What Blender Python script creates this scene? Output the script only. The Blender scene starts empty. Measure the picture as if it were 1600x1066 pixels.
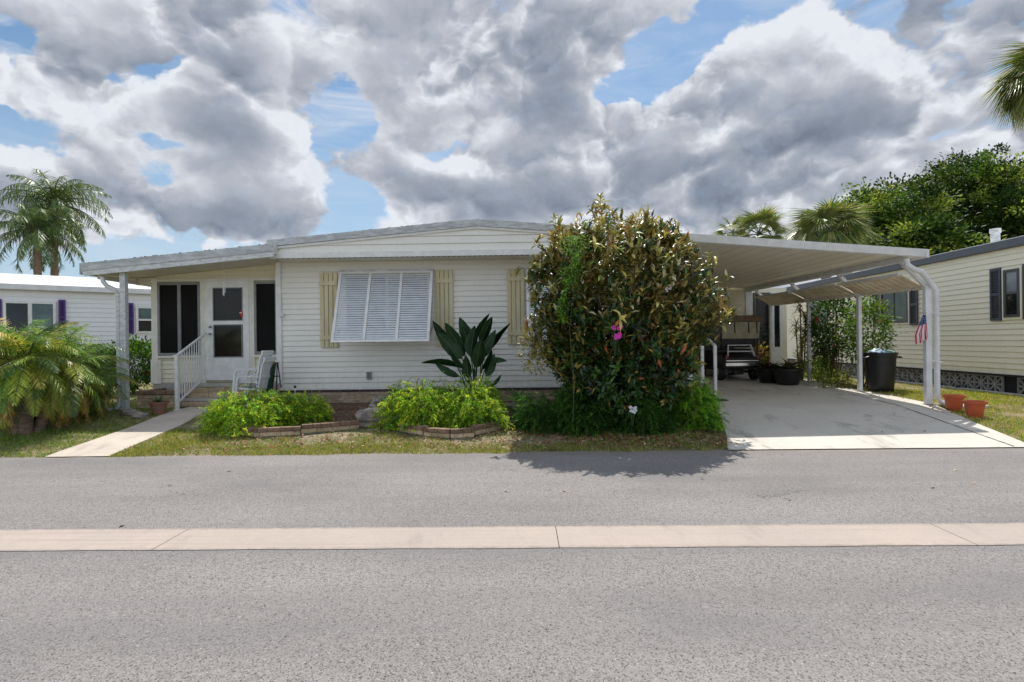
import bpy, math, random
import numpy as np
from mathutils import Vector, Matrix
random.seed(7); RNG = np.random.default_rng(11)
scene = bpy.context.scene
COL = scene.collection
PI = math.pi
# ------------------------------------------------------------------ camera model
FPX = 889.0; ROLL = 0.0125; YAW = math.radians(1.0); EYE = 1.3
def ray(px, py):
    dx = (px-800)/FPX; dy = (533-py)/FPX
    x = dx*math.cos(ROLL)+dy*math.sin(ROLL); y = -dx*math.sin(ROLL)+dy*math.cos(ROLL)
    return Vector((x*math.cos(YAW)-math.sin(YAW), math.cos(YAW)+x*math.sin(YAW), y))
def at(px, py, Y):
    r = ray(px, py); t = Y/r.y
    return Vector((r.x*t, Y, EYE+r.z*t))
def sm(a, b, v):
    t = min(1, max(0, (v-a)/(b-a))); return t*t*(3-2*t)
def gz(x, y):
    if y <= 7.9: return -0.25
    if y <= 10.8: return -0.25+0.25*(y-7.9)/2.9
    return 0.025*(min(y, 22)-10.8)*(1-sm(8.0, 9.5, x))
def gnd(px, py):
    r = ray(px, py); t = 2.0
    while t < 200:
        if EYE+r.z*t <= gz(r.x*t, r.y*t): break
        t += 0.01
    return Vector((r.x*t, r.y*t, gz(r.x*t, r.y*t)))
def onplane(px, py, A, B):
    r = ray(px, py); A = Vector((A[0], A[1])); B = Vector((B[0], B[1])); d = B-A; n = Vector((d.y, -d.x))
    t = (A.dot(n))/(r.x*n.x+r.y*n.y)
    return Vector((r.x*t, r.y*t, EYE+r.z*t))
# ------------------------------------------------------------------ node helpers
class NT:
    def __init__(s, nt): s.nt = nt; nt.nodes.clear()
    def n(s, typ, **kw):
        nd = s.nt.nodes.new(typ)
        for k, v in kw.items():
            if k.startswith('_'): setattr(nd, k[1:], v)
        return nd
    def link(s, a, b): s.nt.links.new(a, b)
    def val(s, sock, v):
        if hasattr(v, 'is_output') or isinstance(v, bpy.types.NodeSocket): s.link(v, sock)
        elif v is not None: sock.default_value = v
    def math(s, op, a, b=None, c=None, clamp=False):
        nd = s.n('ShaderNodeMath', _operation=op, _use_clamp=clamp)
        s.val(nd.inputs[0], a)
        if b is not None: s.val(nd.inputs[1], b)
        if c is not None: s.val(nd.inputs[2], c)
        return nd.outputs[0]
    def vmath(s, op, a, b=None, out=0):
        nd = s.n('ShaderNodeVectorMath', _operation=op)
        s.val(nd.inputs[0], a)
        if b is not None:
            if op == 'SCALE': s.val(nd.inputs[3], b)
            else: s.val(nd.inputs[1], b)
        return nd.outputs[out]
    def noise(s, vec, scale, detail=4, rough=.55, dist=0, out=0):
        nd = s.n('ShaderNodeTexNoise'); s.val(nd.inputs['Vector'], vec)
        nd.inputs['Scale'].default_value = scale; nd.inputs['Detail'].default_value = detail
        nd.inputs['Roughness'].default_value = rough; nd.inputs['Distortion'].default_value = dist
        return nd.outputs[out]
    def mr(s, v, a, b, c=0., d=1., smooth=False):
        nd = s.n('ShaderNodeMapRange'); nd.clamp = True
        if smooth: nd.interpolation_type = 'SMOOTHSTEP'
        s.val(nd.inputs[0], v)
        for i, q in enumerate((a, b, c, d)): s.val(nd.inputs[i+1], q)
        return nd.outputs[0]
    def mix(s, f, a, b, mode='MIX'):
        nd = s.n('ShaderNodeMix', _data_type='RGBA', _blend_type=mode)
        s.val(nd.inputs[0], f); s.val(nd.inputs[6], a); s.val(nd.inputs[7], b)
        return nd.outputs[2]
    def ramp(s, f, stops):
        nd = s.n('ShaderNodeValToRGB'); s.val(nd.inputs[0], f)
        el = nd.color_ramp.elements
        while len(el) < len(stops): el.new(0.5)
        for e, (p, c) in zip(el, stops): e.position = p; e.color = c4(c)
        return nd.outputs[0]
def c4(c): return (c[0], c[1], c[2], 1.0)
MATS = {}
def newmat(name):
    m = bpy.data.materials.new(name); m.use_nodes = True; MATS[name] = m
    t = NT(m.node_tree); out = t.n('ShaderNodeOutputMaterial'); p = t.n('ShaderNodeBsdfPrincipled')
    t.link(p.outputs[0], out.inputs[0]); return m, t, p, out
def obvec(t): return t.n('ShaderNodeNewGeometry').outputs['Position']
def bump(t, p, h, strength=.3, dist=.01):
    b = t.n('ShaderNodeBump'); b.inputs['Strength'].default_value = strength; b.inputs['Distance'].default_value = dist
    t.link(h, b.inputs['Height']); t.link(b.outputs[0], p.inputs['Normal'])
def basic(name, col, rough=.5, col2=None, scale=6, metal=0, bmp=0, bscale=60, stretch=None, lo=.4, hi=.65, spec=None, isl=0):
    """noise-mottled principled"""
    m, t, p, out = newmat(name); v = obvec(t)
    if stretch: v = t.vmath('MULTIPLY', v, stretch)
    if col2 is None: col2 = tuple(c*.82 for c in col)
    n1 = t.noise(v, scale, 6, .62)
    c = t.mix(t.mr(n1, lo, hi), c4(col2), c4(col))
    if isl:
        ri = t.n('ShaderNodeNewGeometry').outputs['Random Per Island']
        k = t.mr(ri, 0, 1, 1-isl, 1+isl)
        c = t.vmath('SCALE', c, k)
    t.link(c, p.inputs['Base Color']); p.inputs['Roughness'].default_value = rough; p.inputs['Metallic'].default_value = metal
    if spec is not None: p.inputs['Specular IOR Level'].default_value = spec
    if bmp: bump(t, p, t.noise(v, bscale, 5, .6), bmp, .006)
    return m
def leafmat(name, back=None, trans=.3, rough=.42, tcol=1.5, tintatt='tint', spec=.5):
    m, t, p, out = newmat(name)
    a = t.n('ShaderNodeAttribute', _attribute_name=tintatt).outputs['Color']
    c = a
    if back is not None:
        g = t.n('ShaderNodeNewGeometry').outputs['Backfacing']
        c = t.mix(g, a, t.mix(.65, a, c4(back)))
    t.link(c, p.inputs['Base Color']); p.inputs['Roughness'].default_value = rough
    p.inputs['Specular IOR Level'].default_value = spec
    tr = t.n('ShaderNodeBsdfTranslucent'); t.link(t.mix(1., t.vmath('SCALE', a, tcol), (1, .95, .45, 1), 'MULTIPLY'), tr.inputs[0])
    mx = t.n('ShaderNodeMixShader'); mx.inputs[0].default_value = trans
    t.link(p.outputs[0], mx.inputs[1]); t.link(tr.outputs[0], mx.inputs[2]); t.link(mx.outputs[0], out.inputs[0])
    return m
# ------------------------------------------------------------------ objects
LOC = {}
def tag(o, label=None, cat=None, group=None, kind=None):
    if label: o['label'] = label
    if cat: o['category'] = cat
    if group: o['group'] = group
    if kind: o['kind'] = kind
    return o
def empty(name, loc, label=None, cat=None, group=None):
    o = bpy.data.objects.new(name, None); COL.objects.link(o); o.location = loc; o.empty_display_size = .2
    LOC[o.name] = Vector(loc); return tag(o, label, cat, group)
def link_mesh(name, me, parent=None, mats=(), smooth=False):
    o = bpy.data.objects.new(name, me); COL.objects.link(o)
    if parent is not None: o.parent = parent; LOC[o.name] = LOC[parent.name].copy()
    else: LOC[o.name] = Vector((0, 0, 0))
    for m in mats: me.materials.append(MATS[m])
    if smooth:
        me.polygons.foreach_set('use_smooth', [True]*len(me.polygons))
    return o
def dup(root, loc=None, rz=0, sc=None, label=None, group=None):
    r = root.copy(); COL.objects.link(r)
    if loc is not None: r.location = loc
    r.rotation_euler = (0, 0, rz)
    if sc: r.scale = (sc, sc, sc) if not hasattr(sc, '__len__') else sc
    if label: r['label'] = label
    if group: r['group'] = group
    for ch in list(root.children):
        c = ch.copy(); COL.objects.link(c); c.parent = r
        for g in ch.children:
            d = g.copy(); COL.objects.link(d); d.parent = c
    return r
class MB:
    def __init__(s): s.v = []; s.f = []; s.mi = []; s.cur = 0
    def add(s, vs, fs):
        b = len(s.v); s.v += [Vector(v) for v in vs]; s.f += [tuple(b+i for i in f) for f in fs]; s.mi += [s.cur]*len(fs); return s
    def box(s, a, b, M=None):
        x0, y0, z0 = a; x1, y1, z1 = b
        vs = [(x0,y0,z0),(x1,y0,z0),(x1,y1,z0),(x0,y1,z0),(x0,y0,z1),(x1,y0,z1),(x1,y1,z1),(x0,y1,z1)]
        if M is not None: vs = [M@Vector(v) for v in vs]
        return s.add(vs, [(3,2,1,0),(4,5,6,7),(0,1,5,4),(1,2,6,5),(2,3,7,6),(3,0,4,7)])
    def cbox(s, c, d, M=None):
        return s.box([c[i]-d[i]/2 for i in range(3)], [c[i]+d[i]/2 for i in range(3)], M)
    def bar(s, p, q, w, h, up=(0,0,1)):
        p = Vector(p); q = Vector(q); d = (q-p); L = d.length; d.normalize(); u = Vector(up)
        sd = d.cross(u)
        if sd.length < 1e-4: sd = d.cross(Vector((0,1,0)))
        sd.normalize(); u = sd.cross(d)
        vs = []
        for e in (p, q):
            for a, b in ((-1,-1),(1,-1),(1,1),(-1,1)): vs.append(e+sd*a*w/2+u*b*h/2)
        return s.add(vs, [(0,1,2,3),(7,6,5,4),(0,4,5,1),(1,5,6,2),(2,6,7,3),(3,7,4,0)])
    def poly(s, pts): return s.add(pts, [tuple(range(len(pts)))])
    def prism(s, pts, off):
        """closed polygon extruded by vector off"""
        n = len(pts); off = Vector(off); vs = [Vector(p) for p in pts]+[Vector(p)+off for p in pts]
        fs = [tuple(range(n)), tuple(range(2*n-1, n-1, -1))]+[(i, i+n, (i+1)%n+n, (i+1)%n) for i in range(n)]
        return s.add(vs, fs)
    def tube(s, pts, r, n=8, caps=True):
        pts = [Vector(p) for p in pts]; rs = r if hasattr(r, '__len__') else [r]*len(pts)
        b0 = []; up = Vector((0,0,1))
        ref = None
        for i, p in enumerate(pts):
            d = (pts[min(i+1, len(pts)-1)]-pts[max(i-1, 0)]).normalized()
            if ref is None:
                ref = d.cross(Vector((0,0,1)) if abs(d.z) < .9 else Vector((1,0,0))).normalized()
            else:
                ref = (ref-d*ref.dot(d)).normalized()
            w = d.cross(ref)
            b0 += [p+(ref*math.cos(2*PI*k/n)+w*math.sin(2*PI*k/n))*rs[i] for k in range(n)]
        fs = []
        for i in range(len(pts)-1):
            for k in range(n):
                a = i*n+k; b = i*n+(k+1)%n; fs.append((a, b, b+n, a+n))
        if caps: fs += [tuple(range(n-1, -1, -1)), tuple((len(pts)-1)*n+k for k in range(n))]
        return s.add(b0, fs)
    def lathe(s, c, prof, n=24, a0=0, sq=(1,1)):
        c = Vector(c); vs = []
        for r, z in prof:
            for k in range(n):
                a = a0+2*PI*k/n; vs.append(c+Vector((r*math.cos(a)*sq[0], r*math.sin(a)*sq[1], z)))
        fs = []
        for i in range(len(prof)-1):
            for k in range(n):
                a = i*n+k; b = i*n+(k+1)%n; fs.append((a, b, b+n, a+n))
        return s.add(vs, fs)
    def ball(s, c, r, n=10, m=6, jit=0):
        c = Vector(c); rr = r if hasattr(r, '__len__') else (r, r, r); vs = []
        for i in range(m+1):
            th = PI*i/m
            for k in range(n):
                a = 2*PI*k/n; j = 1+random.uniform(-jit, jit)
                vs.append(c+Vector((rr[0]*math.sin(th)*math.cos(a)*j, rr[1]*math.sin(th)*math.sin(a)*j, rr[2]*math.cos(th)*j)))
        fs = [(i*n+k, (i+1)*n+k, (i+1)*n+(k+1)%n, i*n+(k+1)%n) for i in range(m) for k in range(n)]
        return s.add(vs, fs)
    def build(s, name, mat, parent=None, smooth=False, bevel=0, **kw):
        base = LOC[parent.name] if parent is not None else Vector((0,0,0))
        me = bpy.data.meshes.new(name); me.from_pydata([tuple(v-base) for v in s.v], [], s.f)
        o = link_mesh(name, me, parent, mat if isinstance(mat, (list, tuple)) else (mat,), smooth)
        if any(s.mi): me.polygons.foreach_set('material_index', s.mi)
        me.validate(); me.update()
        if smooth:
            try: me.set_sharp_from_angle(angle=math.radians(40))
            except Exception: pass
        if bevel:
            md = o.modifiers.new('b', 'BEVEL'); md.width = bevel; md.segments = 2; md.limit_method = 'ANGLE'
        if kw: tag(o, **kw)
        return o
def siding(mb, A, B, z0, z1, course=.112, proud=.02, side=1, z0f=None, topf=None):
    """lap siding on the vertical plane through 2-D points A,B; outward normal to the right of A->B if side=1.
    topf(s)->z gives a roofline for s in metres along AB"""
    A = Vector((A[0], A[1], 0)); B = Vector((B[0], B[1], 0)); d = (B-A); L = d.length; d.normalize()
    n = Vector((d.y, -d.x, 0))*side
    z = z0
    def rng(zz):
        if topf is None: return 0, L
        ss = [i*L/400 for i in range(401) if topf(i*L/400) >= zz]
        return (min(ss), max(ss)) if ss else None
    while z < z1-1e-4:
        zt = min(z+course, z1); a = rng(z); b = rng(zt) or (((a[0]+a[1])/2,)*2 if a else None)
        if not a: break
        P = lambda s_, zz, off: A+d*s_+n*off+Vector((0,0,zz))
        sl = .013; zf = max(z+.01, zt-sl)
        vs = [P(a[0], z, 0), P(a[1], z, 0), P(b[1], zf, -proud+.002), P(b[0], zf, -proud+.002), P(a[0], z, -.022), P(a[1], z, -.022), P(b[1], zf, -.022), P(b[0], zf, -.022)]
        # each course hangs over a shadow gap above the one below
        mb.add(vs, [(0,1,2,3),(4,5,1,0),(3,2,6,7)])
        z = zt
def bricks(mb, A, B, z0, rows, h=.055, L=.3, depth=.1, joint=.008, side=1, mortar=None, zf=None):
    A = Vector((A[0], A[1], 0)); B = Vector((B[0], B[1], 0)); d = B-A; T = d.length; d.normalize(); n = Vector((d.y, -d.x, 0))*side
    for r in range(rows):
        s = -random.random()*L
        while s < T:
            l = L*random.uniform(.7, 1.25); a = max(0, s); b = min(T, s+l-joint)
            if b-a > .03:
                j = random.uniform(-.006, .006); zz = z0+r*(h+joint)
                p = [A+d*a, A+d*b]; q = [x+n*(depth/2+j) for x in p]; k = [x-n*depth/2 for x in p]
                vs = [Vector((v.x, v.y, zz)) for v in (q[0], q[1], k[1], k[0])]+[Vector((v.x, v.y, zz+h)) for v in (q[0], q[1], k[1], k[0])]
                mb.add(vs, [(3,2,1,0),(4,5,6,7),(0,1,5,4),(1,2,6,5),(2,3,7,6),(3,0,4,7)])
            s += l
    if mortar is not None:
        M = Matrix(((d.x, n.x, 0, A.x), (d.y, n.y, 0, A.y), (0, 0, 1, 0), (0, 0, 0, 1)))
        mortar.box((.01, -depth/2+.012, z0-.02), (T-.01, depth/2-.012, z0+rows*(h+joint)-joint-.006), M)
# ------------------------------------------------------------------ fast leaf meshes
T_LEAF = (np.array([(0,0,0),(.42,.5,.10),(1,0,-.12),(.42,-.5,.10),(.5,0,.0)], float), [(0,4,1),(4,2,1),(0,3,4),(4,3,2)])
T_BLADE = (np.array([(0,-.5,0),(0,.5,0),(.6,.35,.0),(.6,-.35,.0),(1,0,-.15)], float), [(0,1,2,3),(3,2,4)])
T_STRIP = (np.array([(0,-.2,0),(0,.2,0),(.35,.5,.0),(.35,-.5,.0),(1,0,-.18)], float), [(0,3,2,1),(3,4,2)])
T_LONG = (np.array([(0,0,0),(.25,.45,.08),(.6,.5,.03),(1,0,-.22),(.6,-.5,.03),(.25,-.45,.08),(.3,0,.02),(.65,0,-.04)], float),
          [(0,6,1),(6,7,2,1),(7,3,2),(0,5,6),(6,5,4,7),(7,4,3)])
def nrm(a): return a/np.maximum(np.linalg.norm(a, axis=1, keepdims=True), 1e-9)
def leafcloud(name, pos, dirs, up, ln, wd, tint, mat, parent=None, tmpl=T_LEAF, bend=1.0, extra=None, smooth=False):
    N = len(pos); tv, tf = tmpl; K = len(tv)
    d = nrm(np.asarray(dirs, float)); u = np.asarray(up, float)
    s = nrm(np.cross(u, d)+1e-6); n = np.cross(d, s)
    ln = np.broadcast_to(np.asarray(ln, float), (N,)); wd = np.broadcast_to(np.asarray(wd, float), (N,))
    base = np.array(LOC[parent.name]) if parent is not None else np.zeros(3)
    V = (pos-base)[:, None, :]+d[:, None, :]*(tv[None, :, 0:1]*ln[:, None, None])+s[:, None, :]*(tv[None, :, 1:2]*wd[:, None, None]) \
        + n[:, None, :]*(tv[None, :, 2:3]*ln[:, None, None]*bend)
    V = V.reshape(-1, 3)
    tot = []; 
    for f in tf: tot.append(len(f))
    loops = np.concatenate([np.array(f) for f in tf]); nl = len(loops)
    L = (np.arange(N)[:, None]*K+loops[None, :]).ravel()
    cnt = np.tile(np.array(tot), N)
    C = np.repeat(np.asarray(tint, float), K, axis=0)
    if extra is not None:
        ev, ef = extra; b = len(V); V = np.vstack([V, np.array([tuple(Vector(v)-Vector(base)) for v in ev])])
    me = bpy.data.meshes.new(name); me.vertices.add(len(V)); me.vertices.foreach_set('co', V.ravel())
    me.loops.add(len(L)); me.loops.foreach_set('vertex_index', L.astype(np.int32))
    me.polygons.add(len(cnt)); st = np.concatenate([[0], np.cumsum(cnt)[:-1]])
    me.polygons.foreach_set('loop_start', st.astype(np.int32)); me.update(calc_edges=True)
    ca = me.color_attributes.new('tint', 'FLOAT_COLOR', 'POINT')
    C4 = np.ones((len(V), 4)); C4[:len(C), :3] = C; ca.data.foreach_set('color', C4.ravel())
    o = link_mesh(name, me, parent, (mat,), smooth)
    return o
def palette(N, cols, probs=None, jit=.18):
    cols = np.array(cols); i = RNG.choice(len(cols), N, p=probs)
    return np.clip(cols[i]*(1+RNG.normal(0, jit, (N, 1)))*(1+RNG.normal(0, .05, (N, 3))), .001, 1)
def rdir(N):
    return nrm(RNG.normal(0, 1, (N, 3)))
# ------------------------------------------------------------------ materials
def m_siding(name, col, dirt=(.30,.31,.24), amt=.35):
    m, t, p, out = newmat(name); v = obvec(t)
    n1 = t.noise(t.vmath('MULTIPLY', v, (1, 1, .35)), 1.6, 6, .65)
    n2 = t.noise(t.vmath('MULTIPLY', v, (14, 14, 2.)), 2.0, 4, .6)
    c = t.mix(t.mr(n1, .45, .8, 0, amt), c4(col), c4(tuple(a*.72 for a in col)))
    c = t.mix(t.mr(n2, .56, .82, 0, .22), c, c4(dirt))
    sz = t.n('ShaderNodeSeparateXYZ'); t.link(v, sz.inputs[0]); spl = t.math('ADD', sz.outputs[2], t.math('MULTIPLY', t.math('SUBTRACT', t.noise(t.vmath('MULTIPLY', v, (5, 5, 1.5)), 2, 6, .7), .5), .9))
    c = t.mix(t.mr(spl, .62, .25, 0, .4), c, c4((.42,.38,.29)))      # soil splash above the ground
    fl = t.noise(v, .35, 3, .5); c = t.mix(t.mr(fl, .35, .7, 0, .12), c, c4((col[0], col[1]*.97, col[2]*.85)))
    t.link(c, p.inputs['Base Color']); p.inputs['Roughness'].default_value = .42
    bump(t, p, t.noise(t.vmath('MULTIPLY', v, (2, 2, 30)), 6, 3, .6), .12, .004)
    return m
m_siding('siding_white', (.86, .845, .785), amt=.2)
m_siding('siding_cream', (.83, .78, .61), amt=.2)
m_siding('siding_neighbor', (.90, .85, .68), amt=.12)
basic('cream_paint', (.84,.82,.73), .4, (.72,.70,.61), 7, bmp=.06)
m_siding('siding_bright', (.87, .885, .91), amt=.12)
basic('white_metal', (.80,.81,.82), .38, (.68,.69,.69), 5, bmp=.05)
basic('white_paint', (.84,.84,.83), .4, (.73,.73,.71), 7, bmp=.06)
basic('aged_white', (.70,.72,.735), .5, (.47,.485,.485), 9, bmp=.1, stretch=(1,1,2.5), lo=.35, hi=.6)
basic('roof_edge', (.58,.61,.63), .5, (.34,.36,.365), 5, bmp=.12, stretch=(1,1,4), lo=.35, hi=.62)
basic('mildew', (.10,.11,.085), .9, (.2,.21,.17), 20)
basic('soffit', (.74,.71,.62), .6, (.64,.61,.53), 2.5)
basic('ceiling_pan', (.88,.83,.68), .45, (.82,.77,.62), 1.2)
basic('awning_pan', (.84,.73,.56), .5, (.58,.47,.33), 3, stretch=(1,.4,1))
basic('roof_white', (.86,.87,.89), .5, (.78,.79,.80), 1)
basic('gray_metal', (.27,.28,.28), .45, (.21,.22,.22), 8)
basic('bronze_metal', (.08,.08,.075), .4)
basic('slate_trim', (.10,.115,.14), .5, (.085,.095,.115), 5)
basic('yellow_shutter', (.72,.66,.42), .55, (.62,.55,.33), 8, bmp=.15, stretch=(1,1,.2))
basic('gap_dark', (.03,.028,.02), .9)
basic('louvre', (.72,.76,.80), .4, (.64,.675,.71), 6)
basic('purple_paint', (.10,.045,.22), .5, (.07,.03,.16), 10)
basic('shutter_slate', (.075,.08,.10), .5, (.055,.06,.075), 10)
basic('black_rubber', (.018,.018,.02), .7, bmp=.1)
basic('black_plastic', (.014,.015,.017), .38, (.009,.009,.01), 5)
basic('black_mat', (.02,.02,.02), .9, bmp=.4)
basic('cart_body', (.022,.016,.02), .5, (.015,.01,.012), 4)
basic('cart_vinyl', (.55,.47,.30), .5, (.42,.34,.2), 8)
basic('cart_canopy', (.18,.12,.075), .6, (.13,.085,.05), 6)
basic('chrome', (.75,.76,.78), .18, metal=1)
basic('steel', (.4,.4,.4), .35, metal=.9)
basic('tail_red', (.22,.012,.01), .25)
basic('clear_vinyl', (.40,.37,.25), .25, (.3,.27,.17), 5)
basic('terracotta', (.60,.125,.045), .5, (.50,.10,.035), 7, bmp=.1)
basic('terracotta_dark', (.30,.10,.06), .7, (.18,.12,.09), 9, bmp=.15)
basic('potting_soil', (.04,.028,.02), .95, bmp=.6, bscale=40)
basic('bag_blue', (.05,.22,.45), .3, (.5,.6,.66), 14)
basic('bag_white', (.62,.68,.70), .3, (.3,.42,.45), 14)
basic('bag_green', (.03,.20,.13), .3, (.05,.1,.08), 14)
basic('dark_green_fabric', (.012,.06,.03), .75)
basic('tan_fabric', (.45,.25,.12), .8)
basic('plastic_white', (.76,.77,.78), .35, (.66,.67,.67), 5)
basic('brick_tan', (.60,.48,.32), .9, (.43,.32,.20), 14, bmp=.5, bscale=50, isl=.22)
basic('stone_tan', (.46,.37,.26), .9, (.27,.205,.14), 12, bmp=.9, bscale=26, isl=.25, stretch=(1,1,2))
basic('brick_dark', (.085,.058,.045), .85, (.05,.035,.03), 14, bmp=.4, isl=.3)
basic('brick_cap', (.27,.175,.12), .9, (.17,.11,.075), 14, bmp=.4, isl=.25)
basic('mortar', (.33,.30,.26), .95, (.22,.20,.17), 20, bmp=.4)
basic('rock', (.44,.385,.33), .95, (.16,.135,.115), 5, bmp=.9, bscale=18)
basic('breeze_block', (.36,.35,.33), .95, (.24,.235,.22), 8, bmp=.4)
basic('block_recess', (.03,.03,.033), .95)
basic('bark_palm', (.26,.19,.13), .95, (.14,.10,.07), 8, bmp=.8, bscale=14, stretch=(1,1,3))
basic('bark', (.15,.115,.085), .95, (.08,.06,.045), 10, bmp=.8, bscale=20, stretch=(1,1,.4))
basic('stem_brown', (.20,.12,.08), .8, (.12,.07,.05), 12)
basic('stem_green', (.07,.12,.04), .6, (.05,.08,.03), 12)
basic('concrete_pale', (.55,.52,.48), .9, (.44,.41,.37), 6, bmp=.3)
basic('flag_red', (.52,.03,.05), .75, (.46,.02,.04), 10)
basic('flag_white', (.80,.80,.82), .75)
basic('flag_blue', (.025,.05,.20), .75)
basic('petal_pink', (.80,.06,.50), .5, (.62,.03,.38), 20)
basic('petal_red', (.62,.02,.015), .5, (.5,.01,.01), 20)
basic('petal_white', (.80,.80,.82), .5)
basic('petal_purple', (.25,.05,.35), .5)
basic('bowl_stone', (.42,.40,.36), .85, (.28,.26,.23), 12, bmp=.4)
leafmat('leaf', trans=.32, rough=.55, spec=.22)
leafmat('leaf_magnolia', back=(.40, .31, .09), trans=.10, rough=.36, tcol=1.5, spec=.45)
leafmat('leaf_palm', trans=.25, rough=.4)
leafmat('leaf_fern', trans=.45, rough=.55, tcol=2.0, spec=.25)
leafmat('leaf_big', trans=.08, rough=.28)
leafmat('grass_blade', trans=.35, rough=.6, tcol=1.5, spec=.2)
leafmat('litter', trans=.05, rough=.9, spec=.1)
# glass: dark reflecting panes
def glass(name, col, rough=.04, spec=.5, refl=None):
    m, t, p, out = newmat(name); v = obvec(t)
    c = t.mix(t.mr(t.noise(v, 1.3, 3, .5), .4, .6), c4(col), c4(tuple(a*.55 for a in col)))
    t.link(c, p.inputs['Base Color']); p.inputs['Roughness'].default_value = rough; p.inputs['Specular IOR Level'].default_value = spec
    bump(t, p, t.noise(v, 1.5, 2, .5), .03, .02)
    return m
glass('screen_dark', (.010,.009,.009), .55, .12)
glass('glass_door', (.030,.024,.020), .08, .35)
glass('glass_dark', (.02,.022,.026), .06, .6)
glass('glass_teal', (.13,.20,.20), .10, .6)
glass('glass_blind', (.30,.34,.36), .15, .5)
glass('glass_green', (.10,.15,.11), .2, .4)
glass('glass_gray', (.26,.29,.33), .15, .5)
# asphalt
m, t, p, out = newmat('asphalt'); v = obvec(t)
vo = t.n('ShaderNodeTexVoronoi'); vo.inputs['Scale'].default_value = 125; t.link(v, vo.inputs['Vector'])
sp = t.n('ShaderNodeSeparateColor'); t.link(vo.outputs['Color'], sp.inputs[0])
fine = t.noise(v, 240, 3, .7); mid = t.noise(v, 24, 5, .7); big = t.noise(t.vmath('MULTIPLY', v, (.5, 1.2, 1)), .9, 5, .55)
base = t.mix(t.mr(big, .35, .68), c4((.250,.228,.215)), c4((.345,.318,.302)))
base = t.mix(t.mr(sp.outputs[0], .0, 1., 0, .65), base, c4((.44,.42,.41)))
base = t.mix(t.mr(sp.outputs[1], .60, .95, 0, .8), base, c4((.085,.078,.075)))
base = t.mix(t.mr(fine, .40, .66, 0, .6), base, c4((.12,.108,.10)))
base = t.mix(t.mr(mid, .55, .75, 0, .30), base, c4((.15,.14,.135)))
sy = t.n('ShaderNodeSeparateXYZ'); t.link(v, sy.inputs[0])
# worn wheel tracks and old sealed patch tones run along the road
tr = t.noise(t.vmath('MULTIPLY', v, (.10, 2.2, 1)), 1.0, 4, .5)
base = t.mix(t.mr(tr, .45, .65, 0, .42), base, c4((.19,.18,.175)))
sv = t.math('GREATER_THAN', sp.outputs[2], .992); base = t.mix(t.math('MULTIPLY', sv, .25), base, c4((.80,.78,.76)))
sk = t.math('LESS_THAN', sp.outputs[2], .02); base = t.mix(t.math('MULTIPLY', sk, .9), base, c4((.035,.03,.03)))
ve = t.n('ShaderNodeTexVoronoi', _feature='DISTANCE_TO_EDGE'); ve.inputs['Scale'].default_value = .42; t.link(t.vmath('ADD', v, t.vmath('SCALE', t.noise(v, 2.5, 5, .7, out=1), .55)), ve.inputs['Vector'])
ck = t.math('MULTIPLY', t.math('LESS_THAN', ve.outputs['Distance'], .0028), t.mr(t.noise(v, .55, 3, .6), .56, .62)); base = t.mix(t.math('MULTIPLY', ck, .75), base, c4((.06,.055,.05)))
pt_ = t.noise(t.vmath('MULTIPLY', v, (.7, 1.6, 1)), .55, 5, .6); base = t.mix(t.mr(pt_, .50, .66, 0, .42), base, c4((.16,.155,.155)))
dE = t.mr(t.math('ADD', sy.outputs[1], t.math('MULTIPLY', t.noise(v, 3, 5, .7), .5)), 7.9, 8.25, 0, .55); base = t.mix(dE, base, c4((.30,.25,.20)))
t.link(base, p.inputs['Base Color']); p.inputs['Roughness'].default_value = .85; p.inputs['Specular IOR Level'].default_value = .3
bump(t, p, t.math('ADD', vo.outputs['Distance'], t.math('MULTIPLY', fine, .8)), .55, .006)
# concretes
def concrete(name, a, b, c_, scale=1.0, stain=.5):
    m, t, p, out = newmat(name); v = obvec(t)
    n1 = t.noise(v, .9*scale, 6, .6); n2 = t.noise(v, 9*scale, 5, .7); n3 = t.noise(v, 120, 3, .6); n4 = t.noise(t.vmath('MULTIPLY', v, (1, .35, 1)), 2.2, 6, .7, .6)
    c = t.mix(t.mr(n1, .35, .65), c4(a), c4(b)); c = t.mix(t.mr(n2, .5, .8, 0, .5), c, c4(c_))
    c = t.mix(t.mr(n4, .56, .72, 0, stain), c, c4(tuple(q*.62 for q in c_)))
    c = t.mix(t.mr(n3, .5, .8, 0, .35), c, c4(tuple(q*.7 for q in a)))
    t.link(c, p.inputs['Base Color']); p.inputs['Roughness'].default_value = .82
    bump(t, p, n3, .25, .003); return m
concrete('drive_concrete', (.58,.54,.47), (.66,.615,.54), (.46,.42,.36), stain=.9)
concrete('strip_concrete', (.46,.38,.325), (.40,.34,.295), (.35,.295,.26), stain=.45)
m = MATS['strip_concrete']; t2 = m.node_tree; pb = [n for n in t2.nodes if n.type == 'BSDF_PRINCIPLED'][0]; src = pb.inputs['Base Color'].links[0].from_socket
class _T(NT):
    def __init__(s, nt): s.nt = nt
t = _T(t2); v = obvec(t); sy = t.n('ShaderNodeSeparateXYZ'); t.link(v, sy.inputs[0])
e = t.math('ABSOLUTE', t.math('SUBTRACT', sy.outputs[1], 4.5)); e = t.math('ADD', e, t.math('MULTIPLY', t.math('SUBTRACT', t.noise(v, 14, 5, .7), .5), .13))
c = t.mix(t.mr(e, .205, .262, 0, .75), src, c4((.20,.175,.155))); ln2 = t.noise(t.vmath('MULTIPLY', v, (.35, 14, 1)), 1.3, 4, .6)
c = t.mix(t.mr(ln2, .52, .7, 0, .35), c, c4((.30,.255,.225))); c = t.mix(t.mr(t.noise(v, 60, 4, .7), .5, .75, 0, .4), c, c4((.28,.235,.2))); t.link(c, pb.inputs['Base Color'])
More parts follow.
